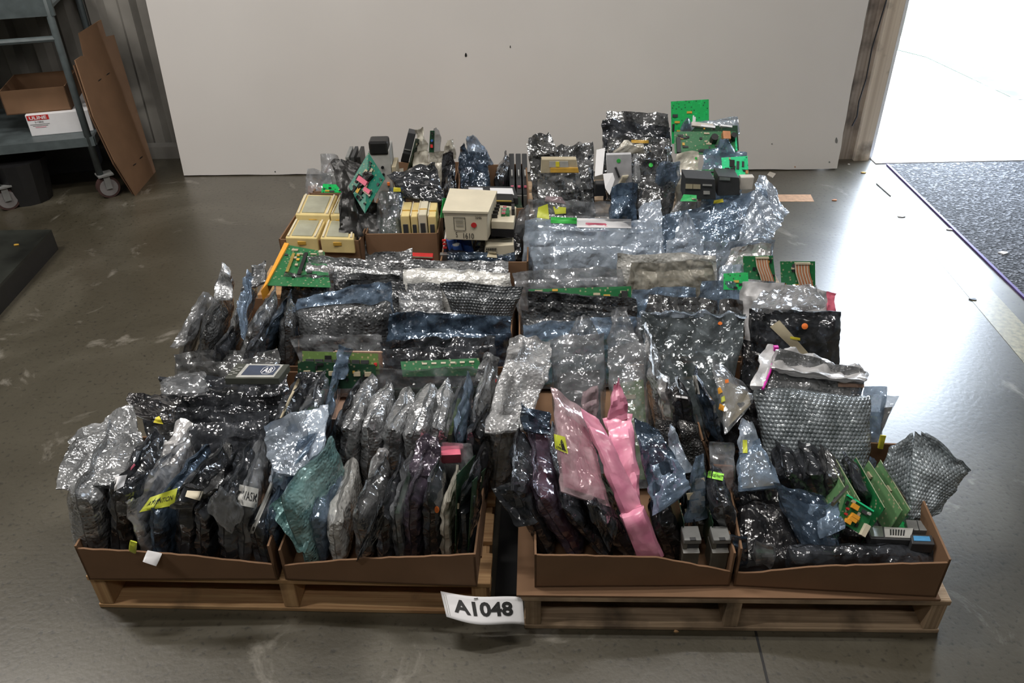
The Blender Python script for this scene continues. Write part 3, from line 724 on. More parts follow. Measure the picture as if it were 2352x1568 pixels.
# flat folded cardboard leaning on the cart
A_, B_ = onz((312, 449)), onz((358, 394)); T_ = at((175, 132), O[1] + .02)
pn = unit(np.cross(B_ - A_, T_ - A_))
def onplane(p, P0, n_):
    d = ray(p); return EYE + d * (np.dot(P0 - EYE, n_) / np.dot(d, n_))
out = [(312, 449), (318, 445), (334, 424), (342, 420), (358, 394), (262, 80), (244, 84), (232, 45), (182, 76), (194, 130), (188, 128), (173, 138), (215, 268), (265, 372)]
if np.dot(pn, np.array([1., 0, 0])) < 0: pn = -pn
cbd = empty('folded_carton', tuple(A_), 'flat folded brown carton leaning upright against the cart', 'cardboard')
MB().poly([onplane(p, A_, pn) for p in out], -pn * .006).build('front_layer', 'card', cbd)
o2 = [(306, 446), (340, 410), (250, 120), (170, 150), (210, 268), (262, 378)]
MB().poly([onplane(p, A_ - pn * .012, pn) for p in o2], -pn * .006).build('rear_layer', 'card_dark', cbd)
for (x_, y_) in ((229, 184), (248, 170), (309, 378), (324, 362)):
    p = onplane((x_, y_), A_ + pn * .001, pn); MB().poly([onplane(k, A_ + pn * .0015, pn) for k in ((x_ - 3, y_ + 3), (x_ + 3, y_ - 1), (x_ + 4, y_ - 4), (x_ - 2, y_))], -pn * .001).build('hand_slot', 'black', cbd)

# ------------------------------------------------------------------ pallets
def pallet(ox, oy, rz, w, l, mat, label, frame_mat=None):
    ca, sa = math.cos(rz), math.sin(rz); ax = np.array([ca, sa, 0]); ay = np.array([-sa, ca, 0]); o = np.array([ox, oy, 0.])
    root = empty('wooden_pallet', tuple(o), label, 'pallet'); r = random.Random(int(ox * 100 + oy * 10))
    def bx(nm, u, v, z, su, sv, sz, m=mat): MB().box(o + ax * (u + su / 2) + ay * (v + sv / 2) + up * (z + sz / 2), (su, sv, sz), basis=(ax, ay, up)).build(nm, m, root, bevel=.0025)
    for v in (.0, l / 2 - .045, l - .10): bx('bottom_board', .0, v + .002, 0, w, .115 if v == 0 else .09, .014)
    for u in (.004, w / 2 - .019, w - .042): bx('stringer', u, .003, .015, .038, l - .006, .090)
    nb = 9; bw = .098; gap = (l - nb * bw) / (nb - 1)
    for k in range(nb): bx('deck_board', -.003 + r.uniform(-.004, .004), k * (bw + gap), .106, w + .006, bw, .016)
    return root, o, ax, ay
A1, B1_ = onz((223, 1397)), onz((1097, 1405))
ang = math.atan2((onz((1121, 1355), .12) - onz((195, 1338), .12))[1], (onz((1121, 1355), .12) - onz((195, 1338), .12))[0])
PLl, oL, axL, ayL = pallet(-1.075, 1.393, ang, 1.005, 1.19, 'wood', 'light brown wooden pallet at the front left')
PLr, oR, axR, ayR = pallet(.015, 1.302, math.radians(-2.2), 1.012, 1.22, 'wood_old', 'weathered wooden pallet at the front right')
pallet(-.98, 2.62, math.radians(-1), 1.0, 1.2, 'wood', 'wooden pallet under the cartons at the back left')
pallet(.06, 2.60, math.radians(0), .98, 1.2, 'wood_old', 'wooden pallet under the bags at the back right')
# cardboard sheet on the right pallet, thin sheet on the left
cs = MB().box(oR + axR * .495 + ayR * .6 + up * .1265, (1.0, 1.2, .006), basis=(axR, ayR, up)); cs.v = [v - np.array([.012, .0, 0]) for v in cs.v]; tag(cs.build('cardboard_sheet', 'card'), 'brown cardboard sheet laid on the front right pallet', 'cardboard')
cs = MB().box(oL + axL * .5 + ayL * .63 + up * .1265, (.97, 1.1, .006), basis=(axL, ayL, up)); tag(cs.build('cardboard_sheet', 'card'), 'brown cardboard sheet laid on the front left pallet', 'cardboard')

# ------------------------------------------------------------------ front trays
TZ = .131
def tray(p0, p1, d, h, label, fr=None, mat='card', z=TZ):
    a = onz(p0, z); b = onz(p1, z); ax = unit(b - a); ay = np.array([-ax[1], ax[0], 0])
    return opencarton('carton_tray', a, ax, ay, np.linalg.norm(b - a), d, h, mat, label, 'box', fr=fr, group=None)
tray((205, 1331), (638, 1331), .40, .12, 'shallow brown carton tray at the left end of the front left pallet', lambda q: np.interp(q, (0, .3, .6, 1), (.111, .10, .084, .052)))
tray((656, 1331), (1096, 1347), .40, .105, 'shallow brown carton tray at the right end of the front left pallet', lambda q: np.interp(q, (0, .15, .35, 1), (.05, .062, .08, .113)))
tray((1228, 1348), (1676, 1345), .40, .115, 'shallow brown carton tray at the left end of the front right pallet', lambda q: np.interp(q, (0, .6, 1), (.113, .102, .049)))
tray((1684, 1345), (2150, 1371), .40, .13, 'shallow brown carton tray at the right corner of the front right pallet', lambda q: np.interp(q, (0, .1, .38, 1), (.046, .05, .082, .119)))
def tray2(x, y, w, d, h, rz, label, mat='card', z=TZ):
    ax = np.array([math.cos(rz), math.sin(rz), 0]); ay = np.array([-ax[1], ax[0], 0])
    return opencarton('carton_tray', np.array([x, y, z]), ax, ay, w, d, h, mat, label, 'box')
tray2(-.57, 1.775, .47, .33, .17, -.06, 'brown carton behind the silver bubble bags, its pinkish back edge showing', 'card_pale')
tray2(-1.03, 1.80, .45, .33, .09, -.06, 'brown carton under the dark film bags on the left pallet')
tray2(.05, 1.72, .45, .40, .09, -.03, 'brown carton in the middle of the right pallet beside the gap')
tray2(.52, 1.70, .45, .42, .09, -.03, 'brown carton under the large bubble bag on the right pallet')
tray2(-.98, 2.15, .48, .42, .09, -.05, 'brown carton under the leaning bubble bags at the left')
tray2(-.49, 2.13, .48, .44, .09, -.05, 'brown carton under the middle rows of bubble bags')
tray2(.02, 2.16, .48, .42, .09, -.02, 'brown carton right of the gap under the flat bubble sleeves')
tray2(.51, 2.14, .48, .42, .09, -.02, 'brown carton under the large zip bags on the right')

# ------------------------------------------------------------------ lot number sheet
pc = [at((1025, 1421), 1.262), at((1205, 1443), 1.252), at((1200, 1377), 1.295), at((1011, 1361), 1.318)]
def sheetpt(u, v):
    p = pc[0] * (1 - u) * (1 - v) + pc[1] * u * (1 - v) + pc[2] * u * v + pc[3] * (1 - u) * v
    return p + np.array([0, -1, .3]) * (.010 * math.sin(u * 5.2 - .4) * (1 - .3 * v) - .004)
nu_, nv_ = 16, 8
V_ = [sheetpt(i / nu_, j / nv_) for i in range(nu_ + 1) for j in range(nv_ + 1)]
F_ = [(i * (nv_ + 1) + j, (i + 1) * (nv_ + 1) + j, (i + 1) * (nv_ + 1) + j + 1, i * (nv_ + 1) + j + 1) for i in range(nu_) for j in range(nv_)]
sh = meshobj('lot_number_sheet', V_, F_, 'paper', smooth=True); m_ = sh.modifiers.new('s', 'SOLIDIFY'); m_.thickness = .0006; m_.offset = 0
tag(sh, 'white paper sheet reading A1048 fixed at the gap between the front pallets', 'sign')
text_on('A1048', lambda u, v: sheetpt(u, v) + np.array([0, -.0016, .0012]), 'ink', sh, (.13, .30, .87, .82), bold=.035)
for k in (.03, .055): 
    MB().poly([sheetpt(k, .1) + np.array([0, -.0014, .001]), sheetpt(k + .008, .1) + np.array([0, -.0014, .001]), sheetpt(k + .008, .9) + np.array([0, -.0014, .001]), sheetpt(k, .9) + np.array([0, -.0014, .001])], (0, .0004, 0)).build('printed_line', 'grey_lt', sh)
MB().tube([sheetpt(.41, .93) + np.array([0, -.003, .002]), sheetpt(.46, .96) + np.array([0, -.003, .002])], .0012, 5).build('staple', 'steel', sh)

_g = MB().poly([(-.058, 1.40, 0), (.012, 1.40, 0), (.03, 2.45, 0), (-.0, 2.45, 0)], (0, 0, .012)).build('gap_shade_strip', 'black')  # black floor strip added to deepen the shade between the pallets
tag(_g, 'black strip added on the floor to darken the gap between the front pallets', 'strip')
# ================================================================== THE GOODS
# ---------- front left pallet, left tray: bags on edge, from the left
G1 = None
E('bub', (203, 1262), (172, 1135), (262, 960), 1.40, .095, 'big silvery bubble-wrap bag bulging over the left end of the front left tray', boxy=4, fl=[([(128, 1128), (300, 1115), (330, 985), (150, 1010)], (1.45, 1.45, 1.62, 1.60)), ([(150, 1030), (322, 1010), (306, 920), (166, 1008)], (1.60, 1.60, 1.72, 1.68))])
E('dark', (275, 1266), (262, 1115), (360, 975), 1.40, .06, 'black crackled bag with a torn white tag right of the big silvery bubble bag', st=[('paper_tag', [(262, 1128), (284, 1116), (292, 1090), (264, 1094)], 'paper'), ('red_tag', [(300, 1080), (311, 1068), (308, 1064), (300, 1074)], 'rose')])
E('silver', (325, 1268), (283, 1150), (430, 985), 1.40, .03, 'narrow bright silver film strip bag second from the torn white tag', fl=[([(262, 1165), (300, 1150), (455, 975), (415, 970)], (1.42, 1.42, 1.66, 1.66), 'silver')], boxy=3)
E('bdark', (360, 1270), (345, 1165), (478, 1012), 1.40, .04, 'dark bluish antistatic bag with a crumpled yellow-green warning label', st=[('warning_label', [(320, 1176), (400, 1160), (408, 1120), (345, 1142)], 'yellow_tag', 'ATTENTION', 'ink', (.1, .35, .9, .65))])
E('dark', (415, 1272), (412, 1120), (520, 1010), 1.40, .05, 'dark bag gathered at the top, just right of the yellow-green warning label', st=[('torn_label', [(425, 1140), (460, 1150), (468, 1128), (430, 1126)], 'ivory')], fl=[([(392, 1165), (450, 1165), (470, 1120), (425, 1115)], 1.36)])
E('dark', (462, 1275), (455, 1165), (545, 1022), 1.39, .04, 'dark bag with creased pointed top in the front left tray, left of the hand-marked one', fl=[([(440, 1150), (500, 1130), (540, 1020), (510, 1015)], (1.42, 1.42, 1.6, 1.6), 'foil')])
E('dark', (520, 1280), (505, 1150), (575, 1015), 1.39, .045, 'crumpled dark film bag directly left of the hand-marked clear one', fl=[([(470, 1160), (535, 1230), (560, 1160), (510, 1110)], 1.36, 'clr')])
E('clr', (560, 1285), (560, 1150), (600, 990), 1.40, .045, 'clear bag with a hand-marked silver label ending in ASM', content='charcoal', st=[('hand_label', [(544, 1158), (590, 1168), (594, 1122), (550, 1112)], 'grey_lt', 'WASM', 'ink', (.1, .3, .95, .75))])
E('dark', (600, 1290), (575, 1200), (636, 1095), 1.39, .04, 'thick dark bag at the right end of the leftmost tray under a pale board edge', content='pcb_olive', st=[('board_edge', [(572, 1225), (582, 1225), (632, 1110), (622, 1105)], 'grey_lt')])
E('bdark', (622, 1288), (615, 1180), (655, 1080), 1.40, .03, 'thin dark blue bag wedged between the two left trays')
E('bluel', (650, 1180), (620, 1085), (705, 935), 1.48, .05, 'large light blue translucent bag with a wide crumpled mouth over the tray divider', fl=[([(628, 1088), (712, 1096), (700, 940), (600, 985)], (1.48, 1.48, 1.64, 1.60)), ([(660, 1100), (735, 1040), (758, 928), (668, 965)], (1.52, 1.52, 1.68, 1.66)), ([(640, 1180), (672, 1110), (735, 985), (690, 1000)], (1.44, 1.48, 1.58, 1.56), 'blue')])
Q('silver', [(296, 1262), (312, 1270), (315, 1245), (300, 1240)], .24, .006, 'small yellow-green printed bag end at the front lip of the leftmost tray', name='label_scrap', cat='label', Y=1.355, ext=False, crump=.3).data.materials[0] = MATS['yellow_tag']
Q('white', [(328, 1290), (358, 1300), (372, 1270), (340, 1262)], .25, .004, 'white paper corner of a label hanging over the front lip of the leftmost tray', name='label_scrap', cat='label', Y=(1.345, 1.345, 1.37, 1.37), ext=False, crump=.3, content='paper').data.materials[0] = MATS['paper']

# ---------- lying film bags behind
Q('foil', [(408, 862), (640, 862), (640, 802), (400, 806)], .33, .05, 'bright silver foil packet lying flat behind the grey metal panel', crump=1.2, boxy=3, lean=.10)
Q('dark', [(380, 935), (655, 925), (660, 862), (365, 862)], .33, .06, 'crumpled dark film bag lying just in front of the grey metal panel', lean=.12, fl=[([(370, 905), (480, 905), (470, 855), (372, 862)], (1.80, 1.80, 1.92, 1.92), 'clr')])
Q('dark', [(330, 980), (640, 965), (650, 905), (310, 905)], .34, .05, 'long dark film bag with a flared left end above the small yellow mark', lean=.08, fl=[([(300, 950), (400, 975), (420, 905), (290, 910)], (1.68, 1.68, 1.78, 1.78), 'blk')], st=[('yellow_mark', [(352, 970), (375, 974), (366, 955), (358, 958)], 'yellow')])
Q('dark', [(400, 1010), (610, 995), (618, 940), (420, 948)], .34, .05, 'dark glossy bag between the flared long bag and the front row at the left', lean=.06)
Q('foil', [(340, 1030), (600, 1015), (610, 975), (330, 972)], .30, .04, 'low dark silver bag just behind the front left row', lean=.04)
# grey metal face panel with a hexagon badge
def panelunit():
    P = [at((515, 868), 1.80), at((640, 868), 1.78), at((665, 836), 1.87), at((545, 834), 1.89)]
    n = unit(np.cross(P[1] - P[0], P[3] - P[0])); n = n if n[2] > 0 else -n
    root = empty('control_panel_unit', tuple(P[0]), 'grey metal panel unit with a dark screen and hexagon badge lying on the foil packet', 'panel unit')
    MB().hexa([p - n * .02 for p in P] + P).build('case', 'panel_case', root, bevel=.002)
    L = lambda u, v, h=.001: P[0] * (1 - u) * (1 - v) + P[1] * u * (1 - v) + P[2] * u * v + P[3] * (1 - u) * v + n * h
    MB().hexa([L(a, b, 0) for a, b in ((.20, .04), (.90, .04), (.90, .94), (.20, .94))] + [L(a, b, .0012) for a, b in ((.20, .04), (.90, .04), (.90, .94), (.20, .94))]).build('bezel', 'grey_lt', root)
    MB().hexa([L(a, b, .001) for a, b in ((.27, .18), (.86, .18), (.86, .84), (.27, .84))] + [L(a, b, .002) for a, b in ((.27, .18), (.86, .18), (.86, .84), (.27, .84))]).build('screen', 'navy', root)
    ring = [L(.70 + .12 * math.cos(t), .5 + .30 * math.sin(t), .0028) for t in np.linspace(math.pi / 8, 2 * math.pi + math.pi / 8, 9)]
    MB().tube(ring, .0007, 5).build('badge_outline', 'paper', root)
    text_on('AB', lambda u, v: L(.62 + .16 * u, .32 + .36 * v, .0028), 'paper', root, (.0, .0, 1, 1), 'badge_letters')
    for k, (u, v) in enumerate(((.06, .2), (.06, .4), (.06, .6), (.13, .3), (.13, .5), (.13, .7))): MB().box(L(u, v, .001), (.012, .003, .001), basis=(unit(P[1] - P[0]), unit(P[3] - P[0]), n)).build('marking', 'grey_lt', root)
panelunit()

# ---------- left fan of bubble bags leaning
E('clr', (420, 800), (440, 745), (478, 672), 2.18, .03, 'pale translucent bag leftmost in the leaning fan of bubble bags', content='charcoal', fl=[([(388, 800), (430, 790), (495, 690), (470, 668)], (2.16, 2.16, 2.34, 2.34))])
E('bubd', (470, 800), (478, 740), (532, 628), 2.16, .06, 'bubble bag with a curled tip standing tallest at the left of the fan', fl=[([(492, 690), (540, 690), (528, 622), (508, 600)], (2.26, 2.26, 2.32, 2.33), 'bub')], boxy=3)
E('bub', (515, 800), (540, 728), (592, 628), 2.16, .035, 'slim bubble bag third from the left in the leaning fan', fl=[([(555, 670), (610, 650), (606, 600), (585, 610)], (2.26, 2.26, 2.32, 2.32), 'bub'), ([(562, 790), (545, 690), (585, 650), (575, 612)], (2.1, 2.2, 2.26, 2.26), 'blue')], boxy=3)
E('bub', (560, 800), (586, 735), (640, 652), 2.15, .05, 'plump ribbed bubble bag fourth from the left in the leaning fan', boxy=3)
E('bdark', (605, 800), (622, 740), (672, 660), 2.15, .03, 'dark film bag fifth in the leaning fan, between two bubble bags', boxy=3)
E('bubd', (655, 795), (655, 738), (668, 668), 2.16, .05, 'rounded bubble bag at the right end of the leaning fan', boxy=3)
E('dark', (490, 830), (500, 790), (540, 745), 2.05, .05, 'crumpled dark film bag end at the foot of the leaning fan', boxy=3)
E('dark', (560, 830), (575, 795), (610, 750), 2.05, .05, 'glossy dark bag end at the foot of the fan right of its twin', boxy=3)
Q('foil', [(640, 690), (760, 690), (755, 632), (655, 625)], .36, .03, 'crumpled silvery film bag between the fan and the orange-framed board')
# orange-framed green board
ob_ = pcb('pcb', [(612, 655), (760, 660), (745, 578), (660, 562)], (2.42, 2.42, 2.66, 2.68), 'green circuit board with an orange-yellow frame edge at the left behind the fan', seed=5, ncomp=18,
    comps=[('diode_row', 'gold', .25, .55, .01, .12, .006), ('connector', 'black', .5, .55, .012, .14, .008), ('capacitor', 'ivory', .9, .9, .016, .016, .014)])
_p = [at((600, 672), 2.38), at((614, 655), 2.42), at((664, 562), 2.68), at((654, 560), 2.69)]
MB().hexa([p - up * .03 for p in _p] + [p + up * .006 for p in _p]).build('frame_edge', 'relay', ob_)['label'] = 'orange-yellow frame edge'

# ---------- transverse bubble rows, left pallet, back to front
Q('bub', [(845, 640), (952, 640), (948, 568), (838, 584)], .37, .025, 'bubble sleeve standing rearmost on the left pallet with a squared blue-grey flap')
Q('bub', [(715, 635), (938, 648), (940, 604), (703, 582)], .36, .05, 'long drooping bubble bag in front of the rearmost sleeve', boxy=3)
Q('silver', [(704, 672), (775, 676), (770, 614), (702, 600)], .37, .015, 'upright silver foil envelope beside the long drooping bubble bag', crump=1.1)
Q('bubd', [(770, 655), (930, 662), (928, 630), (765, 625)], .34, .03, 'low bubble bag right of the silver foil envelope, rear one of two', boxy=3)
Q('bubd', [(780, 680), (935, 680), (930, 650), (772, 640)], .34, .03, 'low bubble bag right of the silver foil envelope, front one of two', boxy=3)
Q('bub', [(930, 632), (1168, 632), (1168, 600), (926, 592)], .36, .03, 'silvery bubble sleeve just in front of the open power-supply carton', boxy=3)
Q('bubw', [(925, 660), (1175, 662), (1172, 622), (922, 614)], .36, .03, 'whitish taped bubble sleeve spanning left of the pallet gap', boxy=5, fill=.95)
Q('bub', [(932, 690), (1020, 690), (1014, 648), (935, 646)], .34, .03, 'small squared bubble sleeve just below the whitish taped one', boxy=4)
Q('bub', [(915, 722), (1018, 724), (1012, 670), (912, 668)], .34, .03, 'squared bubble sleeve with a tape edge left of the big dark bubble bag', boxy=5)
Q('hex', [(1040, 722), (1178, 726), (1206, 655), (1008, 643)], .36, .07, 'big dark bubble bag with round bubbles hanging toward the pallet gap', boxy=2.6).data.materials[0] = MATS['hexd']
Q('blue', [(685, 745), (905, 725), (900, 640), (680, 682)], .38, .02, 'bluish grey bag with a raised clear corner behind the plump bubble bag', content='charcoal')
Q('bubd', [(690, 790), (912, 778), (898, 690), (678, 708)], .37, .07, 'plump grey bubble bag with brown stains, largest in the left middle rows', boxy=3, fill=.98)
Q('bub', [(915, 735), (1050, 735), (1048, 712), (918, 710)], .34, .03, 'thin strip of bubble wrap showing above the dark blue-black film bag', boxy=3)
Q('bdark', [(890, 790), (1172, 790), (1175, 722), (893, 716)], .36, .03, 'wide blue-black film bag with a straight top edge beside the gap', content='charcoal', fill=.7)
Q('pinkc', [(1160, 775), (1172, 775), (1170, 730), (1160, 730)], .33, .008, 'thin pink sleeve edge standing at the gap beside the blue-black bag')
Q('clr', [(690, 830), (880, 812), (880, 765), (660, 770)], .34, .02, 'wide clear-topped film bag above the brown chip boards', content='charcoal')
Q('dark', [(880, 840), (1135, 828), (1140, 768), (872, 782)], .34, .05, 'black glossy film bag stretched above the green board edge', boxy=3)
def edgeboard(pix, mat, label, comps, Yt, seed=1, **k):
    return pcb(mat, pix, (Yt - .03, Yt - .03, Yt, Yt), label, comps, seed=seed, **k)
edgeboard([(696, 860), (872, 860), (868, 812), (694, 806)], 'pcb_olive', 'olive board crowded with grey chips behind the tall blue sleeve', [('chip', 'charcoal', u, .6, .022, .01, .006) for u in (.1, .22, .34, .46, .58, .7, .82)] + [('switch', 'red', .96, .5, .008, .008, .01)], 1.93, 7)
edgeboard([(684, 895), (866, 890), (862, 838), (684, 828)], 'pcb_dark', 'dark board with rows of brown chips just in front of the olive board', [('chip', 'ivory_dk', u, .6, .018, .012, .006) for u in (.12, .28, .44, .6, .76, .9)], 1.87, 8)
edgeboard([(925, 865), (1108, 862), (1100, 822), (920, 830)], 'pcb', 'bright green board edge with white pads in front of the black film bag', [('socket', 'ivory', u, .8, .014, .005, .003) for u in (.3, .42, .54, .66, .78, .9)], 1.92, 9, ncomp=0)
_o = Q('clr', [(862, 900), (1130, 885), (1128, 842), (860, 850)], .33, .012, 'flat clear sleeve with a straight pale top edge in front of the bright green board', content='pcb_dark', Y=1.86)

# ---------- second row, left pallet: bags on edge, left to right
E('dark', (640, 1000), (650, 945), (700, 852), 1.66, .05, 'film-wrapped board with a grey edge left of the light blue bag mouth', content='pcb_dark', st=[('board_edge', [(642, 960), (650, 958), (690, 870), (684, 868)], 'ivory_dk')])
E('clr', (690, 1000), (692, 950), (745, 845), 1.66, .05, 'clear-topped film bag holding a dark green board left of the tall blue sleeve', content='pcb', fl=[([(650, 950), (735, 920), (745, 850), (690, 845)], (1.74, 1.74, 1.84, 1.84), 'dark')])
E('blue', (735, 1010), (745, 960), (790, 790), 1.66, .02, 'tall narrow blue sleeve rising highest in the left middle', fl=[([(762, 870), (795, 870), (812, 788), (776, 784)], (1.84, 1.84, 1.87, 1.87))])
E('dark', (772, 1015), (770, 970), (830, 860), 1.64, .045, 'dark crumpled bag between the tall blue sleeve and the silver pillows')
E('bub', (795, 1040), (795, 985), (855, 858), 1.62, .062, 'silver bubble pillow, leftmost of the five in a row', boxy=4.5, fill=1.0, Lmax=.32)
E('bub', (846, 1040), (846, 980), (893, 872), 1.62, .060, 'silver bubble pillow, second from the left of the five in a row', boxy=4.5, fill=1.0, Lmax=.32)
E('bub', (896, 1040), (895, 980), (945, 880), 1.62, .060, 'silver bubble pillow in the middle of the five in a row', boxy=4.5, fill=1.0, Lmax=.32)
E('bub', (950, 1045), (948, 985), (990, 872), 1.61, .070, 'fattest silver bubble pillow, fourth of the five in a row', boxy=4.5, fill=1.0, Lmax=.32)
E('bub', (1000, 1045), (1000, 985), (1028, 862), 1.62, .052, 'silver bubble pillow, rightmost of the five in a row', boxy=4.5, fill=1.0, Lmax=.32)
E('clr', (1030, 1045), (1030, 975), (1058, 868), 1.63, .025, 'clear bag with brown board edge just right of the five silver pillows', content='pcb_olive')
E('blue', (1052, 1045), (1052, 965), (1078, 850), 1.63, .018, 'thin blue film sleeve standing between clear bag and crinkled bag')
E('bub', (1092, 1000), (1092, 935), (1128, 820), 1.66, .045, 'crinkled silver bag standing high beside the gap at the left pallet edge', boxy=3, fl=[([(1085, 880), (1145, 880), (1140, 820), (1112, 808)], (1.84, 1.84, 1.87, 1.87))])
E('dark', (1085, 1050), (1085, 985), (1118, 920), 1.62, .05, 'black lumpy bag below the crinkled silver bag at the gap')
Q('pink', [(1112, 912), (1136, 902), (1140, 868), (1122, 876)], .38, .02, 'small red mesh-like packet peeking out beside the crinkled silver bag', ext=False, crump=.8, name='red_packet', cat='packet').data.materials[0] = MATS['red']

# ---------- front left pallet, right tray
E('teal', (700, 1285), (640, 1140), (762, 1000), 1.38, .03, 'teal green bubble sheet bag with a sharp tall corner', fl=[([(700, 1282), (770, 1045), (760, 996), (609, 1166)], (1.365, 1.55, 1.60, 1.42), 'teal')], boxy=4)
E('blue', (735, 1285), (712, 1180), (775, 1055), 1.40, .045, 'crumpled blue film bag directly right of the teal sheet', fl=[([(680, 1215), (745, 1215), (775, 1065), (745, 1060)], (1.41, 1.41, 1.56, 1.56), 'blue')], content='pcb_dark')
E('bubw', (772, 1280), (762, 1200), (812, 1042), 1.385, .045, 'whitish wrinkled bubble sleeve with a folded grey middle', boxy=5, fill=.98, content='charcoal')
E('foil', (830, 1275), (818, 1165), (885, 1035), 1.385, .055, 'grey film bag with one long bright highlight down its side', boxy=3, fl=[([(805, 1200), (850, 1200), (900, 1030), (870, 1020)], (1.41, 1.41, 1.6, 1.6), 'silver')])
E('dark', (880, 1278), (875, 1180), (925, 1040), 1.375, .035, 'dark film bag with a curled flap hanging over the tray lip', fl=[([(815, 1293), (885, 1210), (880, 1130), (850, 1200)], 1.35, 'dark')])
E('clr', (915, 1275), (905, 1165), (945, 1030), 1.385, .03, 'clear creased bag with a small white label, centre of the right tray', content='pcb_dark')
E('purple', (945, 1275), (940, 1140), (985, 1010), 1.385, .045, 'purple-tinted film bag with a flared top', fl=[([(940, 1100), (1015, 1090), (1010, 1010), (955, 1005)], (1.46, 1.46, 1.56, 1.56), 'purple')], content='pcb_dark')
E('dark', (990, 1272), (985, 1130), (1010, 1040), 1.38, .04, 'black bag with a round orange dot sticker', content='pcb', st=[('orange_dot', [(998, 1178), (1009, 1178), (1009, 1162), (998, 1162)], 'orange')])
E('tan', (1020, 1272), (1018, 1150), (1050, 1060), 1.375, .02, 'pale cable-edged clear sleeve right of the orange-dot bag', content='ivory_dk')
pcb('pcb_dark', [(1046, 1270), (1060, 1190), (1092, 1045), (1050, 1090)], (1.365, 1.58, 1.58, 1.365), 'dark board standing on edge near the right end of the right tray', seed=12)
pcb('pcb_dark', [(1075, 1270), (1085, 1200), (1116, 1075), (1086, 1105)], (1.362, 1.54, 1.54, 1.362), 'black board printed with fine text rows at the right end wall of the tray', seed=13, ncomp=16)
E('dark', (1060, 1270), (1062, 1120), (1100, 1045), 1.375, .018, 'thin black sleeve between the two edge-on dark boards')
b = MB().hexa([at(p, y) for p, y in (((1013, 1065), 1.55), ((1060, 1063), 1.55), ((1060, 1045), 1.58), ((1012, 1048), 1.58))] + [at(p, y) for p, y in (((1013, 1045), 1.53), ((1059, 1043), 1.53), ((1056, 1022), 1.60), ((1012, 1024), 1.60))])
tag(b.build('pink_packet', 'rose', bevel=.003), 'small pink foam packet under a clear sleeve at the right tray', 'packet')
Q('clr', [(1012, 1075), (1088, 1075), (1085, 1012), (1014, 1012)], .38, .012, 'clear zip sleeve standing behind the small pink packet', content='charcoal')
E('blk', (1095, 1100), (1098, 1060), (1120, 1000), 1.56, .03, 'black bag tucked at the back right corner of the right tray')

# ---------- clear bubble bag over the gap
E('clr', (1150, 1010), (1160, 925), (1205, 775), 1.64, .10, 'large clear bubble bag draped over the gap between the pallets', content='ivory_dk', boxy=3, fl=[([(1112, 1000), (1215, 985), (1262, 830), (1160, 820)], (1.60, 1.60, 1.80, 1.80), 'clrb'), ([(1150, 880), (1262, 880), (1266, 780), (1175, 765)], (1.78, 1.78, 1.92, 1.92), 'clrb')]).data.materials[0] = MATS['clrb']

# ---------- front right pallet, left tray (bags lean left at the top)
E('dark', (1255, 1270), (1180, 1120), (1185, 975), 1.40, .05, 'dark bag leftmost in the right pallet tray, its tip poking over the gap', fl=[([(1195, 1210), (1235, 1200), (1190, 1110), (1130, 1122)], (1.38, 1.38, 1.42, 1.42), 'dark')], content='pcb_dark')
E('purple', (1320, 1272), (1232, 1135), (1215, 930), 1.39, .06, 'smoked bag showing a magenta board, second from the gap', content='rose', fl=[([(1205, 990), (1265, 1000), (1262, 950), (1196, 918)], (1.58, 1.58, 1.64, 1.64), 'bdark')])
E('dark', (1385, 1272), (1290, 1160), (1262, 960), 1.38, .045, 'black glossy bag just left of the clear bag with the yellow triangle label', boxy=4)
Q('pinkc', [(1288, 1130), (1402, 1166), (1335, 935), (1268, 884)], .45, .035, 'clear pinkish bag with a yellow triangle warning label', Y=(1.40, 1.40, 1.56, 1.56), ext=False, fill=.9, content='pink', crump=.8, st=[('warning_label', [(1275, 1030), (1305, 1042), (1298, 1003), (1272, 996)], 'yellow_tag', 'ATTENTION', 'ink', (.1, .05, .9, .25)), ('warning_triangle', [(1282, 1030), (1300, 1036), (1292, 1010), (1289, 1009)], 'ink')])
E('dark', (1450, 1275), (1350, 1165), (1330, 1050), 1.375, .05, 'dark translucent bag lying under the clear pinkish bag', fl=[([(1345, 1150), (1400, 1270), (1420, 1200), (1370, 1150)], 1.355, 'dark')])
Q('pink', [(1440, 1210), (1500, 1210), (1375, 960), (1330, 932)], .42, .03, 'glossy opaque pink bag with a folded rim leaning against the clear one', Y=(1.37, 1.37, 1.52, 1.52), ext=False, crump=.9)
Q('pink', [(1462, 1280), (1525, 1276), (1478, 1160), (1422, 1180)], .33, .05, 'smooth pink packed bag end running down to the tray lip', Y=(1.352, 1.352, 1.38, 1.38), ext=False, crump=.3, boxy=5, fill=1)
Q('pink', [(1425, 1190), (1475, 1170), (1450, 945), (1388, 960)], .44, .03, 'tall crumpled pink bag with a tied pointed neck', Y=(1.40, 1.40, 1.58, 1.58), ext=False, crump=1.3, fl=[([(1392, 975), (1448, 960), (1424, 868), (1410, 872)], (1.57, 1.57, 1.62, 1.62), 'pink')])
Q('pinkc', [(1330, 955), (1372, 960), (1375, 880), (1338, 895)], .40, .02, 'pale pink clear sleeve behind the tied pink bag')
Q('bdark', [(1500, 1180), (1588, 1120), (1512, 985), (1455, 952)], .42, .035, 'blue glossy film bag with a pink board inside right of the tied pink bag', Y=(1.39, 1.39, 1.55, 1.55), ext=False, content='rose', fl=[([(1500, 1188), (1590, 1122), (1540, 1040), (1480, 1060)], (1.37, 1.37, 1.46, 1.46), 'blue')])
E('blk', (1548, 1275), (1520, 1200), (1500, 1120), 1.375, .05, 'black wrapped bag between the pink bags and the grey modules')
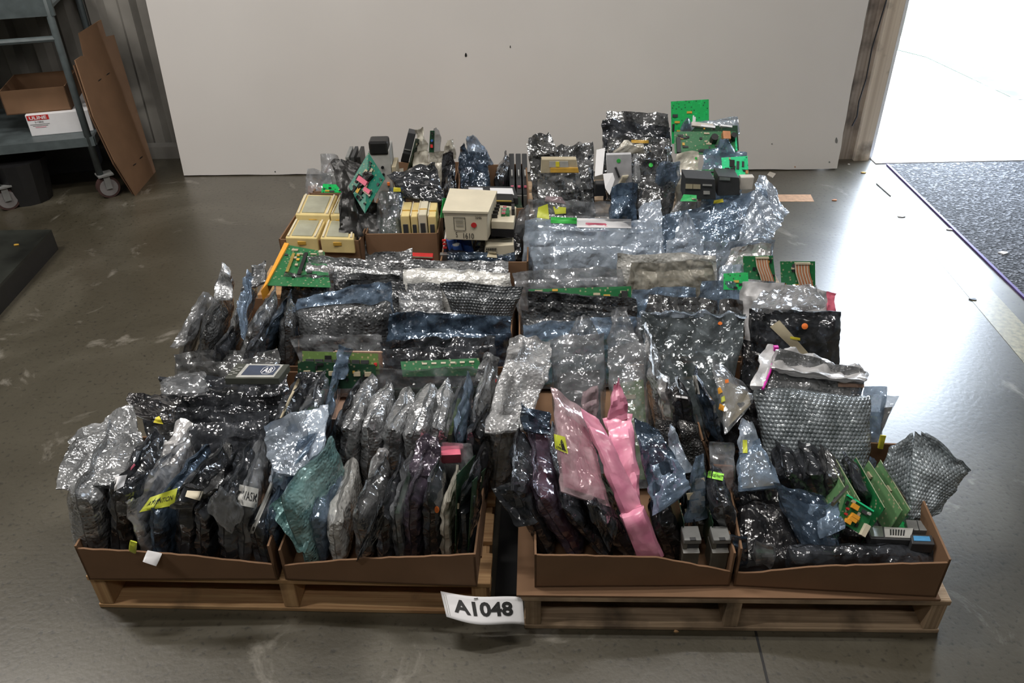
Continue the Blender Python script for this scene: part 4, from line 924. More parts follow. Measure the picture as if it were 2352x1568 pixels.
E('bluel', (1560, 1110), (1555, 1060), (1540, 970), 1.50, .015, 'pale blue film flap standing like a fin right of the blue glossy bag', content='charcoal', fl=[([(1530, 1090), (1595, 1085), (1545, 968), (1535, 985)], (1.49, 1.49, 1.58, 1.58))])
Q('blue', [(1570, 1200), (1625, 1190), (1618, 1035), (1598, 1038)], .42, .02, 'narrow blue bag rising above the grey modules', Y=(1.42, 1.42, 1.5, 1.5), ext=False)
# mesh wrapped boards
Q('mesh', [(1512, 1050), (1558, 1050), (1552, 965), (1505, 965)], .38, .05, 'black mesh-wrapped board left of two behind the grey modules', boxy=6, fill=1)
Q('mesh', [(1560, 1050), (1618, 1052), (1605, 968), (1556, 962)], .38, .05, 'black mesh-wrapped board right of two behind the grey modules', boxy=6, fill=1)
# grey modules
def module(x, ytop, ybot, w, Yf, label, dark='charcoal'):
    """PLC module standing on its back end: grey face with a stepped latch, board fin behind"""
    q = at((x, ybot), Yf); s = w / FPX * np.linalg.norm(q - EYE) * .98; root = empty('plc_module', (q[0], q[1], BOT), label, 'electronic module', None)
    zt = at((x, ytop), Yf + .03)[2]; q = np.array([q[0], q[1], BOT]); h = zt - BOT
    bx = lambda nm, m, dx, y0, y1, z0, z1, ww, bev=.002: MB().box(q + np.array([dx, (y0 + y1) / 2, (z0 + z1) / 2]), (ww, y1 - y0, z1 - z0)).build(nm, m, root, bevel=bev)
    bx('housing', 'olive_grey', 0, 0, .05, 0, h * .62, s)
    bx('housing_lip', 'grey_lt', 0, -.004, .05, h * .60, h * .64, s * .98)
    bx('recess', dark, s * .12, .01, .05, h * .64, h * .88, s * .7, 0)
    bx('rib', 'olive_grey', -s * .36, .006, .05, h * .64, h * .88, s * .26)
    bx('latch', 'grey', 0, .0, .045, h * .87, h, s * 1.02)
    bx('latch_notch', dark, 0, -.001, .008, h * .985, h * 1.01, s * .35, 0)
    bx('board', 'pcb_dark', -s * .38, .04, .22, .02, h * 1.15, .002, 0)
    bx('side_cover', 'blk', s * .40, .04, .20, .01, h * .95, .003, 0)
    for k in range(4): MB().tube([q + np.array([-s * .38, .07 + k * .03, h * (.7 + .08 * k)]), q + np.array([-s * .1, .07 + k * .03, h * (.7 + .08 * k)])], .005, 8).build('capacitor', ('cap_blue', 'orange', 'copper', 'cap_blue')[k], root)
module(1583, 1218, 1300, 37, 1.345, 'grey electronic module at the front, left of two with stepped latches')
module(1648, 1218, 1305, 37, 1.345, 'grey electronic module at the front, right of two with stepped latches')
module(1612, 1160, 1270, 35, 1.45, 'grey electronic module standing taller between and behind the two front modules')
E('dark', (1690, 1290), (1655, 1150), (1632, 1055), 1.385, .05, 'dark glossy bag carrying a lime green label strip', st=[('lime_label', [(1624, 1096), (1660, 1104), (1663, 1088), (1628, 1080)], 'lime', 'GOOD PART', 'ink', (.1, .3, .9, .7))])
Q('clr', [(1630, 1090), (1690, 1090), (1688, 1015), (1632, 1010)], .38, .03, 'clear bag with reddish parts just behind the lime green label', content='copper')

# ---------- middle of the right pallet
Q('clr', [(1280, 905), (1400, 895), (1388, 760), (1262, 775)], .42, .07, 'large clear bag with bluish folds leaning left of the tall pointed bag', boxy=3, content='charcoal', fl=[([(1290, 800), (1385, 790), (1350, 722), (1325, 730)], (1.93, 1.93, 1.97, 1.97))], Y=(1.74, 1.74, 1.93, 1.93))
Q('clr', [(1425, 930), (1508, 955), (1480, 780), (1392, 800)], .44, .05, 'tall pointed clear bag with a green board inside', content='pcb_olive', Y=(1.68, 1.68, 1.90, 1.90), fl=[([(1390, 830), (1475, 810), (1436, 698), (1408, 700)], (1.89, 1.89, 1.98, 1.98), 'clr')], boxy=3)
E('bub', (1515, 930), (1505, 860), (1482, 735), 1.76, .04, 'grey bubble sleeve standing left of the large zip bag', boxy=3)
E('silver', (1545, 935), (1530, 880), (1515, 845), 1.70, .035, 'bright silver crumpled bag at the foot of the grey bubble sleeve')
E('blk', (1575, 970), (1560, 900), (1550, 860), 1.64, .05, 'black bag with a white cable tie left of the labelled sleeve', st=[('cable_tie', [(1552, 912), (1580, 916), (1579, 911), (1552, 907)], 'paper')])
E('bdark', (1655, 1010), (1625, 905), (1590, 835), 1.62, .022, 'narrow dark sleeve with a white label inside, leaning left', st=[('inner_label', [(1598, 905), (1608, 905), (1600, 862), (1590, 862)], 'grey_lt')])
Q('clr', [(1665, 1000), (1728, 925), (1722, 900), (1634, 815)], .42, .03, 'fan-shaped clear bag with yellow resistors and an orange scrap', Y=(1.62, 1.70, 1.78, 1.80), ext=False, content='ivory_dk', boxy=3, st=[('orange_scrap', [(1666, 880), (1674, 878), (1673, 870), (1665, 872)], 'orange'), ('resistor', [(1650, 905), (1660, 900), (1654, 888), (1648, 892)], 'relay'), ('resistor', [(1656, 925), (1666, 920), (1664, 908), (1657, 912)], 'yellow_tag'), ('resistor', [(1650, 940), (1662, 944), (1664, 932), (1653, 926)], 'relay')])
Q('blk', [(1650, 1020), (1770, 1010), (1740, 930), (1668, 915)], .38, .05, 'black glossy folded bag in front of the resistor bag', crump=1.2)
Q('zipd', [(1495, 870), (1690, 840), (1716, 718), (1470, 716)], .43, .07, 'large zip bag with a straight closed top holding dark boards', content='pcb_dark', boxy=3, fill=.7, crump=.7, Y=(1.86, 1.86, 2.05, 2.05), st=[('orange_dot', [(1648, 746), (1660, 746), (1658, 738), (1650, 738)], 'orange')], fl=[([(1470, 726), (1716, 728), (1716, 716), (1470, 714)], 2.045, 'bluel')])
Q('dark', [(1725, 830), (1925, 830), (1932, 716), (1718, 706)], .42, .08, 'smoky clear bag with a round orange sticker and tan masking tape', content='pcb_dark', boxy=5, fill=.95, crump=.7, st=[('orange_dot', [(1841, 756), (1856, 756), (1856, 742), (1841, 742)], 'orange'), ('masking_tape', [(1832, 812), (1858, 812), (1790, 735), (1768, 750)], 'masking'), ('yellow_marking', [(1815, 778), (1838, 782), (1838, 776), (1815, 772)], 'yellow', )], fl=[([(1720, 715), (1900, 705), (1880, 650), (1750, 670)], (2.06, 2.06, 2.2, 2.2), 'clr')])
Q('white', [(1700, 700), (1800, 690), (1800, 645), (1702, 640)], .40, .03, 'translucent whitish bag with folds behind the smoky taped bag', content='grey')
Q('white', [(1790, 700), (1905, 705), (1900, 665), (1795, 655)], .38, .03, 'milky plastic bag beside the ribbon-cable boards', content='grey')
Q('blk', [(1700, 850), (1800, 850), (1795, 785), (1705, 780)], .33, .05, 'black folded bag below the left corner of the smoky taped bag')
Q('dark', [(1700, 880), (1745, 880), (1742, 840), (1706, 842)], .32, .03, 'small glossy grey bag left of the magenta zip', boxy=3)
# zip bag with magenta slider
Q('clr', [(1760, 905), (1985, 905), (1990, 850), (1785, 800)], .40, .05, 'open slider zip bag with a white header and magenta zip', content='charcoal', boxy=3, Y=(1.68, 1.68, 1.80, 1.80), fl=[([(1724, 890), (1752, 893), (1787, 797), (1758, 790)], (1.69, 1.69, 1.86, 1.86), 'white'), ([(1765, 850), (1990, 880), (1998, 855), (1785, 797)], (1.75, 1.75, 1.84, 1.84), 'white')], st=[('cardboard_strip', [(1925, 888), (1985, 890), (1985, 882), (1925, 878)], 'card_pale')]).data.materials[0] = MATS['bub']
mz = MB(); mz.tube([at((1752, 893), 1.685), at((1770, 850), 1.76), at((1786, 798), 1.855)], .0035, 6); mz.box(at((1782, 799), 1.85), (.012, .01, .012)); tag(mz.build('zip_slider', 'hotpink'), 'magenta zip strip along the white header of the open zip bag', 'zip')
Q('hex', [(1775, 1030), (2010, 1025), (2000, 905), (1728, 888)], .42, .10, 'very large bubble bag with clear round bubbles on the right pallet', boxy=2.8, fill=1.0, crump=.7, Y=(1.60, 1.60, 1.72, 1.72), content='pcb_dark')
Q('blue', [(1960, 1045), (2015, 1040), (2040, 888), (1985, 886)], .42, .015, 'blue film sleeve standing behind the right end of the very large bubble bag', Y=(1.68, 1.68, 1.76, 1.76), content='grey')
Q('clr', [(2000, 1035), (2018, 1010), (2066, 906), (2030, 900)], .42, .006, 'pointed clear film corner sticking out behind the blue sleeve', Y=(1.70, 1.70, 1.78, 1.78), ext=False, content='grey')
Q('silver', [(2016, 1028), (2028, 1030), (2035, 1000), (2022, 998)], .3, .004, 'small yellow printed tag at the right end of the very large bubble bag', name='label_scrap', cat='label', Y=1.62, ext=False, crump=.2).data.materials[0] = MATS['yellow']

# ---------- front right pallet, right tray
Q('foil', [(1790, 1318), (2140, 1318), (2150, 1248), (1812, 1252)], .29, .055, 'long flat silver-black bag lying along the front lip of the rightmost tray', Y=(1.335, 1.315, 1.36, 1.34), ext=True, boxy=5, fill=.98, crump=.6, floor=.14).data.materials[0] = MATS['dark']
Q('clr', [(1722, 1315), (1785, 1312), (1782, 1250), (1735, 1245)], .30, .03, 'small greenish clear bag left of the long silver-black bag', Y=1.345, content='pcb_dark', boxy=3)
Q('bdark', [(1682, 1305), (1722, 1312), (1718, 1230), (1676, 1225)], .31, .03, 'small dark bag in the left corner of the rightmost tray', Y=1.35, boxy=3)
Q('blk', [(1690, 1245), (1840, 1240), (1800, 1130), (1700, 1120)], .36, .07, 'big black smoked bag in the left half of the rightmost tray', Y=(1.38, 1.38, 1.50, 1.50), boxy=3)
Q('bdark', [(1840, 1250), (1940, 1225), (1900, 1140), (1770, 1105)], .38, .05, 'bluish crumpled bag with sharp creases draped over the black smoked bag', Y=(1.365, 1.365, 1.44, 1.46), boxy=2.5, crump=1.5, fl=[([(1845, 1252), (1942, 1215), (1925, 1140), (1840, 1160)], (1.355, 1.36, 1.42, 1.42), 'blue')])
Q('blue', [(1695, 1130), (1800, 1120), (1740, 1000), (1692, 1030)], .42, .03, 'upright blue bag with a yellow and black neck label', Y=(1.46, 1.46, 1.56, 1.56), ext=False, content='ivory_dk', fl=[([(1692, 1040), (1760, 1050), (1720, 965), (1700, 960)], (1.54, 1.54, 1.60, 1.60), 'bluel')], st=[('yellow_label', [(1706, 1040), (1717, 1040), (1716, 1010), (1706, 1010)], 'yellow_tag')])
E('dark', (1715, 1180), (1692, 1130), (1685, 1080), 1.46, .035, 'narrow dark bag behind the black smoked bag at its left')
E('dark', (1840, 1130), (1800, 1080), (1785, 1008), 1.50, .06, 'clear-edged dark bag leaning left, first behind the bluish crumpled bag', content='pcb_dark')
E('dark', (1890, 1130), (1855, 1085), (1835, 1005), 1.50, .065, 'dark bag with bright creases leaning left, second behind the bluish bag')
E('foil', (1935, 1140), (1905, 1095), (1880, 1018), 1.49, .055, 'shiny crumpled bag leaning against the first olive board')
def slantboard(pts, Y1, Y2, mat, label, seed, ncomp=8, name='circuit_board'):
    """board on edge leaning left: top-back, top-front pixels; it goes down to the tray floor, foot further right"""
    tb, tf = at(pts[0], Y2), at(pts[1], Y1); h1, h2 = tf[2] - BOT, tb[2] - BOT
    fb = tf + np.array([-.05 * h1 / .2, 0, -h1]); bb = tb + np.array([-.05 * h2 / .2, 0, -h2])
    n = unit(np.cross(bb - fb, tf - fb)); n = n if n[0] < 0 else -n; th = .0022
    root = empty(name, tuple(fb), label, 'circuit board')
    MB().hexa([fb - n * th, bb - n * th, tb - n * th, tf - n * th, fb, bb, tb, tf]).build('board', mat, root)
    r = random.Random(seed); du = unit(bb - fb); dv = unit(np.cross(n, du))
    for k in range(ncomp):
        u, v = r.uniform(.1, .9), r.uniform(.1, .95); q = fb * (1 - u) * (1 - v) + bb * u * (1 - v) + tb * u * v + tf * (1 - u) * v
        MB().box(q + n * .003, (.02, .008, .005), basis=(du, dv, n)).build('chip', r.choice(['black', 'ivory_dk', 'charcoal']), root)
    k = MB(); k.tube([tf, tb], .0012, 5); k.build('board_rim', 'pcb_edge', root)
slantboard([(1896, 1042), (1955, 1145)], 1.42, 1.58, 'pcb_pale', 'olive-edged board, leftmost of the leaning bare boards', 31)
slantboard([(1914, 1044), (1975, 1150)], 1.42, 1.58, 'pcb_pale', 'olive-edged board, second from the left of the leaning bare boards', 32)
E('dark', (2010, 1175), (1975, 1120), (1938, 1035), 1.45, .025, 'glossy film sleeve wedged among the leaning bare boards')
slantboard([(1966, 1050), (2032, 1166)], 1.40, 1.58, 'pcb', 'green board with a light rim right of the glossy film sleeve', 33)
slantboard([(1995, 1058), (2072, 1172)], 1.40, 1.57, 'pcb_pale', 'green board with drilled holes, second from the right of the leaning boards', 34, 5)
slantboard([(2022, 1056), (2090, 1170)], 1.41, 1.58, 'pcb_pale', 'rightmost green board with a hole in each corner, next to the bubble bag', 35, 5)
Q('blk', [(1880, 1240), (1995, 1238), (1990, 1205), (1888, 1205)], .30, .03, 'black crumpled film bag lying under the relay board in the rightmost tray', Y=1.42)
pr = pcb('pcb', [(1925, 1195), (1985, 1232), (2006, 1172), (1945, 1135)], (1.38, 1.36, 1.40, 1.42), 'green relay board with orange relays and a silver bracket', seed=3, ncomp=6,
    comps=[('relay', 'relay', .35, .75, .016, .012, .010), ('relay', 'relay', .45, .45, .020, .009, .010), ('relay', 'relay', .40, .30, .020, .009, .010), ('relay', 'relay', .28, .15, .014, .010, .010), ('connector', 'ivory', .9, .2, .012, .03, .012), ('capacitor', 'grey_lt', .85, .8, .008, .008, .01), ('capacitor', 'red', .15, .55, .006, .006, .008), ('capacitor', 'red', .15, .35, .006, .006, .008), ('edge_rail', 'pcb_mint', .5, .98, .075, .004, .004)])
MB().hexa([at(p, y) for p, y in (((1908, 1160), 1.38), ((1914, 1163), 1.38), ((1948, 1125), 1.44), ((1944, 1120), 1.44))] + [at(p, y) + up * .012 for p, y in (((1908, 1160), 1.38), ((1914, 1163), 1.38), ((1948, 1125), 1.44), ((1944, 1120), 1.44))]).build('bracket', 'steel', pr)
def flatmod(pix, Ys, h, mat, label, extra):
    P = [at(p, y) for p, y in zip(pix, Ys)]; root = empty('plc_module', tuple(P[0] - up * h), label, 'electronic module')
    MB().hexa([p - up * h for p in P] + P).build('housing', mat, root, bevel=.002)
    L = lambda u, v, z=.001: P[0] * (1 - u) * (1 - v) + P[1] * u * (1 - v) + P[2] * u * v + P[3] * (1 - u) * v + up * z
    for nm, m, u0, u1, v0, v1, z in extra: MB().hexa([L(u0, v0, -.001), L(u1, v0, -.001), L(u1, v1, -.001), L(u0, v1, -.001), L(u0, v0, z), L(u1, v0, z), L(u1, v1, z), L(u0, v1, z)]).build(nm, m, root)
    return root
flatmod([(2000, 1236), (2092, 1240), (2100, 1212), (1990, 1207)], (1.36, 1.35, 1.40, 1.41), .03, 'charcoal', 'grey vented module with a pale cover lying behind the long silver-black bag', [('cover', 'steel', .02, .32, .1, .95, .003), ('vent_plate', 'grey_lt', .36, .98, .1, .9, .003)] + [('vent_slot', 'black', .48 + .06 * k, .51 + .06 * k, .25, .7, .0045) for k in range(6)])
flatmod([(2095, 1248), (2148, 1250), (2140, 1228), (2092, 1226)], (1.335, 1.33, 1.36, 1.36), .03, 'charcoal', 'small black module with a blue top label at the right corner', [('blue_label', 'sky_label', .1, .85, .3, .8, .001)])
flatmod([(2085, 1216), (2142, 1218), (2135, 1196), (2080, 1192)], (1.40, 1.39, 1.43, 1.44), .05, 'grey', 'grey boxy module at the rear right corner of the rightmost tray', [('panel_line', 'charcoal', .45, .48, .0, 1, .001)])
flatmod([(2000, 1210), (2030, 1212), (2030, 1192), (2003, 1188)], (1.42, 1.42, 1.45, 1.45), .04, 'grey', 'small grey plug module beside the relay board', [('plug_face', 'charcoal', .2, .8, .2, .8, .001)])
pcb('pcb_bright', [(2015, 1225), (2100, 1222), (2098, 1195), (2020, 1190)], (1.40, 1.40, 1.46, 1.46), 'bright green board lying under the vented module', seed=44, ncomp=6)
Q('hex', [(2075, 1200), (2150, 1180), (2220, 1085), (2105, 985)], .40, .05, 'greenish bubble bag flared out over the right edge of the pallet', Y=(1.45, 1.45, 1.52, 1.56), ext=False, boxy=3, crump=1.0, content='charcoal', fl=[([(2020, 1060), (2105, 1180), (2130, 1060), (2095, 990)], (1.53, 1.47, 1.53, 1.56), 'hex'), ([(2160, 1160), (2190, 1130), (2237, 1075), (2110, 980)], (1.49, 1.50, 1.53, 1.57), 'hex')])

# ---------- right pallet: flat rows further back
Q('clr', [(1185, 690), (1440, 680), (1430, 612), (1175, 622)], .37, .04, 'wide clear bag with a wrinkled front, first row right of the gap', content='charcoal', boxy=3)
Q('bubw', [(1420, 650), (1648, 640), (1645, 578), (1415, 582)], .40, .02, 'white-edged bubble sleeve with a brown tape corner, rear of the pale pair', boxy=5, content=None)
Q('tan', [(1440, 665), (1648, 655), (1636, 600), (1448, 600)], .39, .04, 'milky beige padded bag in front of the white-edged bubble sleeve', boxy=3, content='ivory', Y=2.44)
edgeboard([(1220, 700), (1450, 700), (1450, 657), (1214, 664)], 'pcb', 'long green board edge behind the dark bubble sleeve on the right', [('connector', 'black', .93, .5, .02, .03, .008)], 2.33, 21)
Q('bubd', [(1212, 728), (1465, 728), (1462, 682), (1210, 668)], .35, .04, 'dark bubble sleeve in front of the long green board edge', boxy=3, Y=2.28)
Q('bubd', [(1200, 760), (1415, 755), (1410, 716), (1196, 712)], .34, .03, 'brownish bubble sleeve next in front, right of the gap', boxy=3)
Q('blue', [(1450, 690), (1600, 685), (1600, 655), (1452, 662)], .36, .02, 'blue film strip between the beige bag and the silver bag')
Q('blue', [(1600, 680), (1700, 685), (1696, 648), (1612, 640)], .37, .015, 'blue zip strip bag right behind the silver wrinkled bag')
Q('foil', [(1480, 722), (1655, 722), (1650, 684), (1490, 675)], .35, .04, 'silver wrinkled bag left of two behind the large zip bag', boxy=3)
Q('foil', [(1652, 722), (1712, 722), (1705, 684), (1652, 682)], .35, .03, 'silver wrinkled bag right of two behind the large zip bag', boxy=3)
Q('blue', [(1205, 790), (1460, 790), (1462, 722), (1200, 742)], .36, .02, 'blue film bag with a green board edge inside, front of the flat rows', content='pcb')
Q('clr', [(1440, 770), (1480, 770), (1478, 726), (1445, 722)], .36, .015, 'short clear bag end left of the large zip bag', content='charcoal')
# ribbon cable boards
def ribbonboard(pix, Yt, label, seed):
    b = pcb('pcb', pix, (Yt - .03, Yt - .03, Yt, Yt), label, seed=seed, ncomp=10)
    P = [at(p, y) for p, y in zip(pix, (Yt - .03, Yt - .03, Yt, Yt))]; L = lambda u, v, z=.004: P[0] * (1 - u) * (1 - v) + P[1] * u * (1 - v) + P[2] * u * v + P[3] * (1 - u) * v + np.array([0, -z, z * .3])
    for k in range(10):
        u = .42 + .042 * k
        m = MB(); m.tube([L(u, .92, .005), L(u, .6, .008), L(u + .02, .45, .010), L(u + .06, .25, .012), L(u + .10, .02, .010)], .0022, 5); m.build('ribbon_wire', 'ribbon_a' if k % 2 else 'ribbon_b', b)
    m = MB(); m.hexa([L(.40, .90, .0), L(.84, .90, .0), L(.84, .97, .0), L(.40, .97, .0), L(.40, .90, .01), L(.84, .90, .01), L(.84, .97, .01), L(.40, .97, .01)]); m.build('ribbon_connector', 'ivory_dk', b)
ribbonboard([(1710, 640), (1782, 646), (1775, 587), (1706, 588)], 2.47, 'green board with striped ribbon cable, left of two at the right edge', 51)
ribbonboard([(1795, 660), (1873, 660), (1872, 600), (1792, 600)], 2.44, 'green board with striped ribbon cable, right of two at the right edge', 52)
edgeboard([(1662, 665), (1720, 665), (1718, 625), (1662, 628)], 'pcb_bright', 'small green board lying left of the ribbon-cable boards', [], 2.38, 53, ncomp=3)
Q('bluel', [(1650, 640), (1710, 640), (1706, 605), (1655, 612)], .36, .02, 'light blue film bag behind the small green board', content='grey')
Q('pink', [(1895, 720), (1918, 722), (1920, 668), (1902, 668)], .36, .01, 'red-pink plastic edge sticking out at the right rim behind the smoky bag', name='red_sleeve', cat='sleeve').data.materials[0] = MATS['rose']
Q('white', [(1690, 640), (1690, 630), (1700, 620), (1688, 622)], .36, .01, 'scrap of white film beside the ribbon-cable boards')

# ---------- back right: big light blue bags
Q('bluel', [(1222, 615), (1500, 615), (1522, 530), (1210, 532)], .42, .04, 'large light blue film bag with a straight top, front of the blue bags', content='grey', fill=.8, fl=[([(1470, 600), (1525, 600), (1520, 455), (1465, 470)], (2.60, 2.60, 2.86, 2.86))])
Q('bluel', [(1200, 560), (1505, 560), (1500, 505), (1205, 500)], .42, .03, 'light blue bag holding a white labelled board with green and red stripes', content='ivory', fill=.9, st=[('green_stripe', [(1265, 512), (1325, 514), (1325, 500), (1265, 498)], 'green_dot'), ('red_stripe', [(1345, 518), (1400, 520), (1400, 513), (1345, 511)], 'rose'), ('white_label', [(1325, 522), (1450, 524), (1450, 503), (1325, 501)], 'paper')])
Q('clr', [(1200, 530), (1515, 530), (1505, 470), (1210, 450)], .43, .05, 'long crinkled clear bag with yellow and pink labels behind the blue bags', content='charcoal', fill=.8, st=[('yellow_label', [(1232, 510), (1262, 505), (1258, 468), (1236, 476)], 'yellow_tag'), ('yellow_label', [(1275, 492), (1300, 490), (1300, 476), (1270, 474)], 'yellow_tag'), ('pink_label', [(1250, 462), (1300, 468), (1290, 452), (1255, 450)], 'pinkc')])
Q('clr', [(1175, 560), (1215, 575), (1215, 470), (1190, 480)], .40, .015, 'crumpled clear film at the left end of the blue bags', content='charcoal')
Q('bluel', [(1530, 585), (1620, 580), (1612, 530), (1530, 555)], .40, .02, 'pointed light blue film peak between the two groups of blue bags', content='grey', fl=[([(1545, 570), (1618, 570), (1578, 478), (1560, 500)], (2.62, 2.62, 2.72, 2.72), 'bluel')])
Q('blue', [(1510, 560), (1790, 560), (1760, 430), (1505, 500)], .48, .05, 'big blue film bag spreading to the right behind the peak', content='pcb_dark', fill=.75, Y=(2.66, 2.66, 2.84, 2.84), fl=[([(1690, 560), (1762, 560), (1812, 490), (1748, 388)], (2.66, 2.66, 2.80, 2.90), 'bluel')], st=[('yellow_marking', [(1638, 468), (1662, 464), (1660, 456), (1640, 460)], 'yellow')])
Q('bluel', [(1560, 610), (1770, 605), (1780, 545), (1570, 560)], .36, .04, 'silvery blue wrinkled bag lying at the right edge in front of the big blue bag', content='grey')
Q('silver', [(1660, 600), (1765, 600), (1775, 555), (1680, 568)], .36, .03, 'bright reflecting white-silver packet on the right edge')
Q('clr', [(1500, 500), (1600, 500), (1620, 462), (1560, 455)], .42, .02, 'grey clear bag behind the big blue bag, below the dark modules', content='charcoal')
# ================================================================== BACK LEFT CARTONS
def carton_px(p0, p1, ztop, h, d, label, mat='card'):
    a, b = onz(p0, ztop), onz(p1, ztop); ax = unit(b - a); ay = np.array([-ax[1], ax[0], 0]); a = a - up * h
    return opencarton('carton', a, ax, ay, np.linalg.norm(b - a - up * h), d, h, mat, label, 'box'), a, ax, ay
carton_px((640, 550), (826, 553), .36, .235, .42, 'open brown carton holding the yellow cases at the back left')
carton_px((838, 538), (1006, 536), .36, .235, .46, 'open brown carton holding yellow cases on edge, in the middle of the back left')
carton_px((1010, 602), (1213, 602), .33, .205, .34, 'open carton holding the power supply and film bags beside the gap')
carton_px((1048, 482), (1218, 478), .38, .255, .45, 'open brown carton at the back holding black card modules')
carton_px((718, 440), (860, 440), .34, .215, .32, 'brown carton at the far back left behind the black bag')
carton_px((872, 440), (1040, 440), .36, .235, .32, 'brown carton at the far back behind the clear crinkled bag')
# yellow cases lying in the carton
def case_flat(pix, Ys, h, label):
    P = [at(p, y) for p, y in zip(pix, Ys)]; root = empty('plastic_case', tuple(P[0] - up * h), label, 'case', 'yellow plastic cases')
    MB().hexa([p - up * h for p in P] + P).build('case_body', 'case_yel', root, bevel=.004)
    L = lambda u, v, z: P[0] * (1 - u) * (1 - v) + P[1] * u * (1 - v) + P[2] * u * v + P[3] * (1 - u) * v + up * z
    q = ((.17, .08), (.83, .08), (.83, .9), (.17, .9)); MB().hexa([L(a, b, -.002) for a, b in q] + [L(a, b, .004) for a, b in q]).build('lid_window', 'case_lid', root, bevel=.002)
    for u in (.06, .90): 
        q = ((u, .04), (u + .05, .04), (u + .05, .96), (u, .96)); MB().hexa([L(a, b, -.001) for a, b in q] + [L(a, b, .006) for a, b in q]).build('side_rib', 'ivory', root)
    MB().box(L(.5, .0, -h * .35), (.03, .006, .012)).build('clasp', 'amber', root)
z_ = .375
def yz(p, z): return float(onz(p, z)[1])
def cf(pix, z, h, label): case_flat(pix, [yz(p, z) for p in pix], h, label)
cf([(655, 545), (728, 547), (748, 504), (678, 502)], .375, .06, 'yellow plastic case lying at the front left corner of its carton')
cf([(735, 547), (812, 549), (818, 506), (752, 504)], .375, .06, 'yellow plastic case lying at the front right corner, partly under the black bag')
cf([(678, 492), (756, 494), (775, 448), (698, 446)], .40, .07, 'yellow plastic case lying at the rear left, slightly raised')
cf([(758, 494), (800, 495), (812, 450), (780, 448)], .40, .07, 'yellow plastic case lying at the rear right beside the black bag')
def case_up(x0, x1, yt, yb, Yf, label, mat='case_yel'):
    P = [at((x0, yb), Yf), at((x1, yb), Yf), at((x1 - 3 , yt + 32), Yf), at((x0 - 3, yt + 32), Yf)]
    w = P[1][0] - P[0][0]; z1 = P[2][2]; z0 = .30; c = np.array([(P[0][0] + P[1][0]) / 2, Yf, 0]); d = onz(((x0 + x1) / 2, yt), z1)[1] - Yf
    root = empty('plastic_case', (c[0], c[1], z0 - .1), label, 'case', 'yellow plastic cases on edge')
    MB().box(c + np.array([0, d / 2, (z0 - .1 + z1) / 2]), (w * .94, d, z1 - z0 + .1)).build('case_body', mat, root, bevel=.004)
    MB().box(c + np.array([0, -.002, (z0 + z1) / 2 - .01]), (w * .5, .006, (z1 - z0) * .6)).build('dark_insert', 'charcoal', root)
    MB().box(c + np.array([-w * .42, d / 2, z1]), (.004, d * .98, .006)).build('rim', 'ivory', root)
    MB().box(c + np.array([0, d * .35, z1 + .001]), (w * .9, .004, .004)).build('seam', 'amber', root)
case_up(922, 944, 463, 532, 2.80, 'upright yellow case, leftmost of the four on edge')
case_up(945, 962, 464, 532, 2.80, 'upright yellow case, second of the four on edge')
case_up(962, 983, 460, 532, 2.80, 'upright pale yellow case, third of the four on edge', 'ivory')
case_up(984, 1004, 464, 532, 2.80, 'upright deeper yellow case, rightmost of the four on edge')
# black bag with the tilted green board
Q('poly', [(780, 540), (880, 540), (870, 460), (790, 450)], .44, .06, 'wrinkled black plastic bag wrapped around the tilted green board', Y=(2.78, 2.78, 2.92, 2.92), crump=1.3, fl=[([(790, 470), (860, 400), (820, 370), (765, 368)], (2.86, 2.86, 2.98, 3.0), 'poly'), ([(775, 540), (835, 545), (810, 440), (785, 440)], (2.76, 2.76, 2.84, 2.84), 'poly')])
pcb('pcb_teal', [(838, 490), (884, 410), (846, 350), (800, 428)], (2.80, 2.84, 2.94, 2.88), 'tilted teal green board with two red connectors above the black bag', seed=61, ncomp=26,
    comps=[('red_connector', 'rose', .45, .62, .018, .045, .012), ('connector_base', 'ivory', .40, .62, .008, .05, .006), ('red_connector', 'rose', .42, .30, .014, .03, .012), ('connector_base', 'ivory', .36, .28, .006, .035, .006)])
# things behind on the left
Q('clr', [(700, 440), (762, 440), (760, 398), (705, 385)], .40, .07, 'small clear bag with brown parts at the far left rear', content='copper', boxy=2.5)
Q('clr', [(735, 400), (790, 400), (775, 352), (735, 350)], .46, .05, 'cloudy clear plastic bag at the far left rear, above the brown parts', content='grey_lt', boxy=2.5)
pcb('pcb_bright', [(738, 442), (790, 442), (785, 424), (742, 422)], (3.05, 3.05, 3.09, 3.09), 'green board edge between the cloudy bags and the black bag', seed=62, ncomp=6)
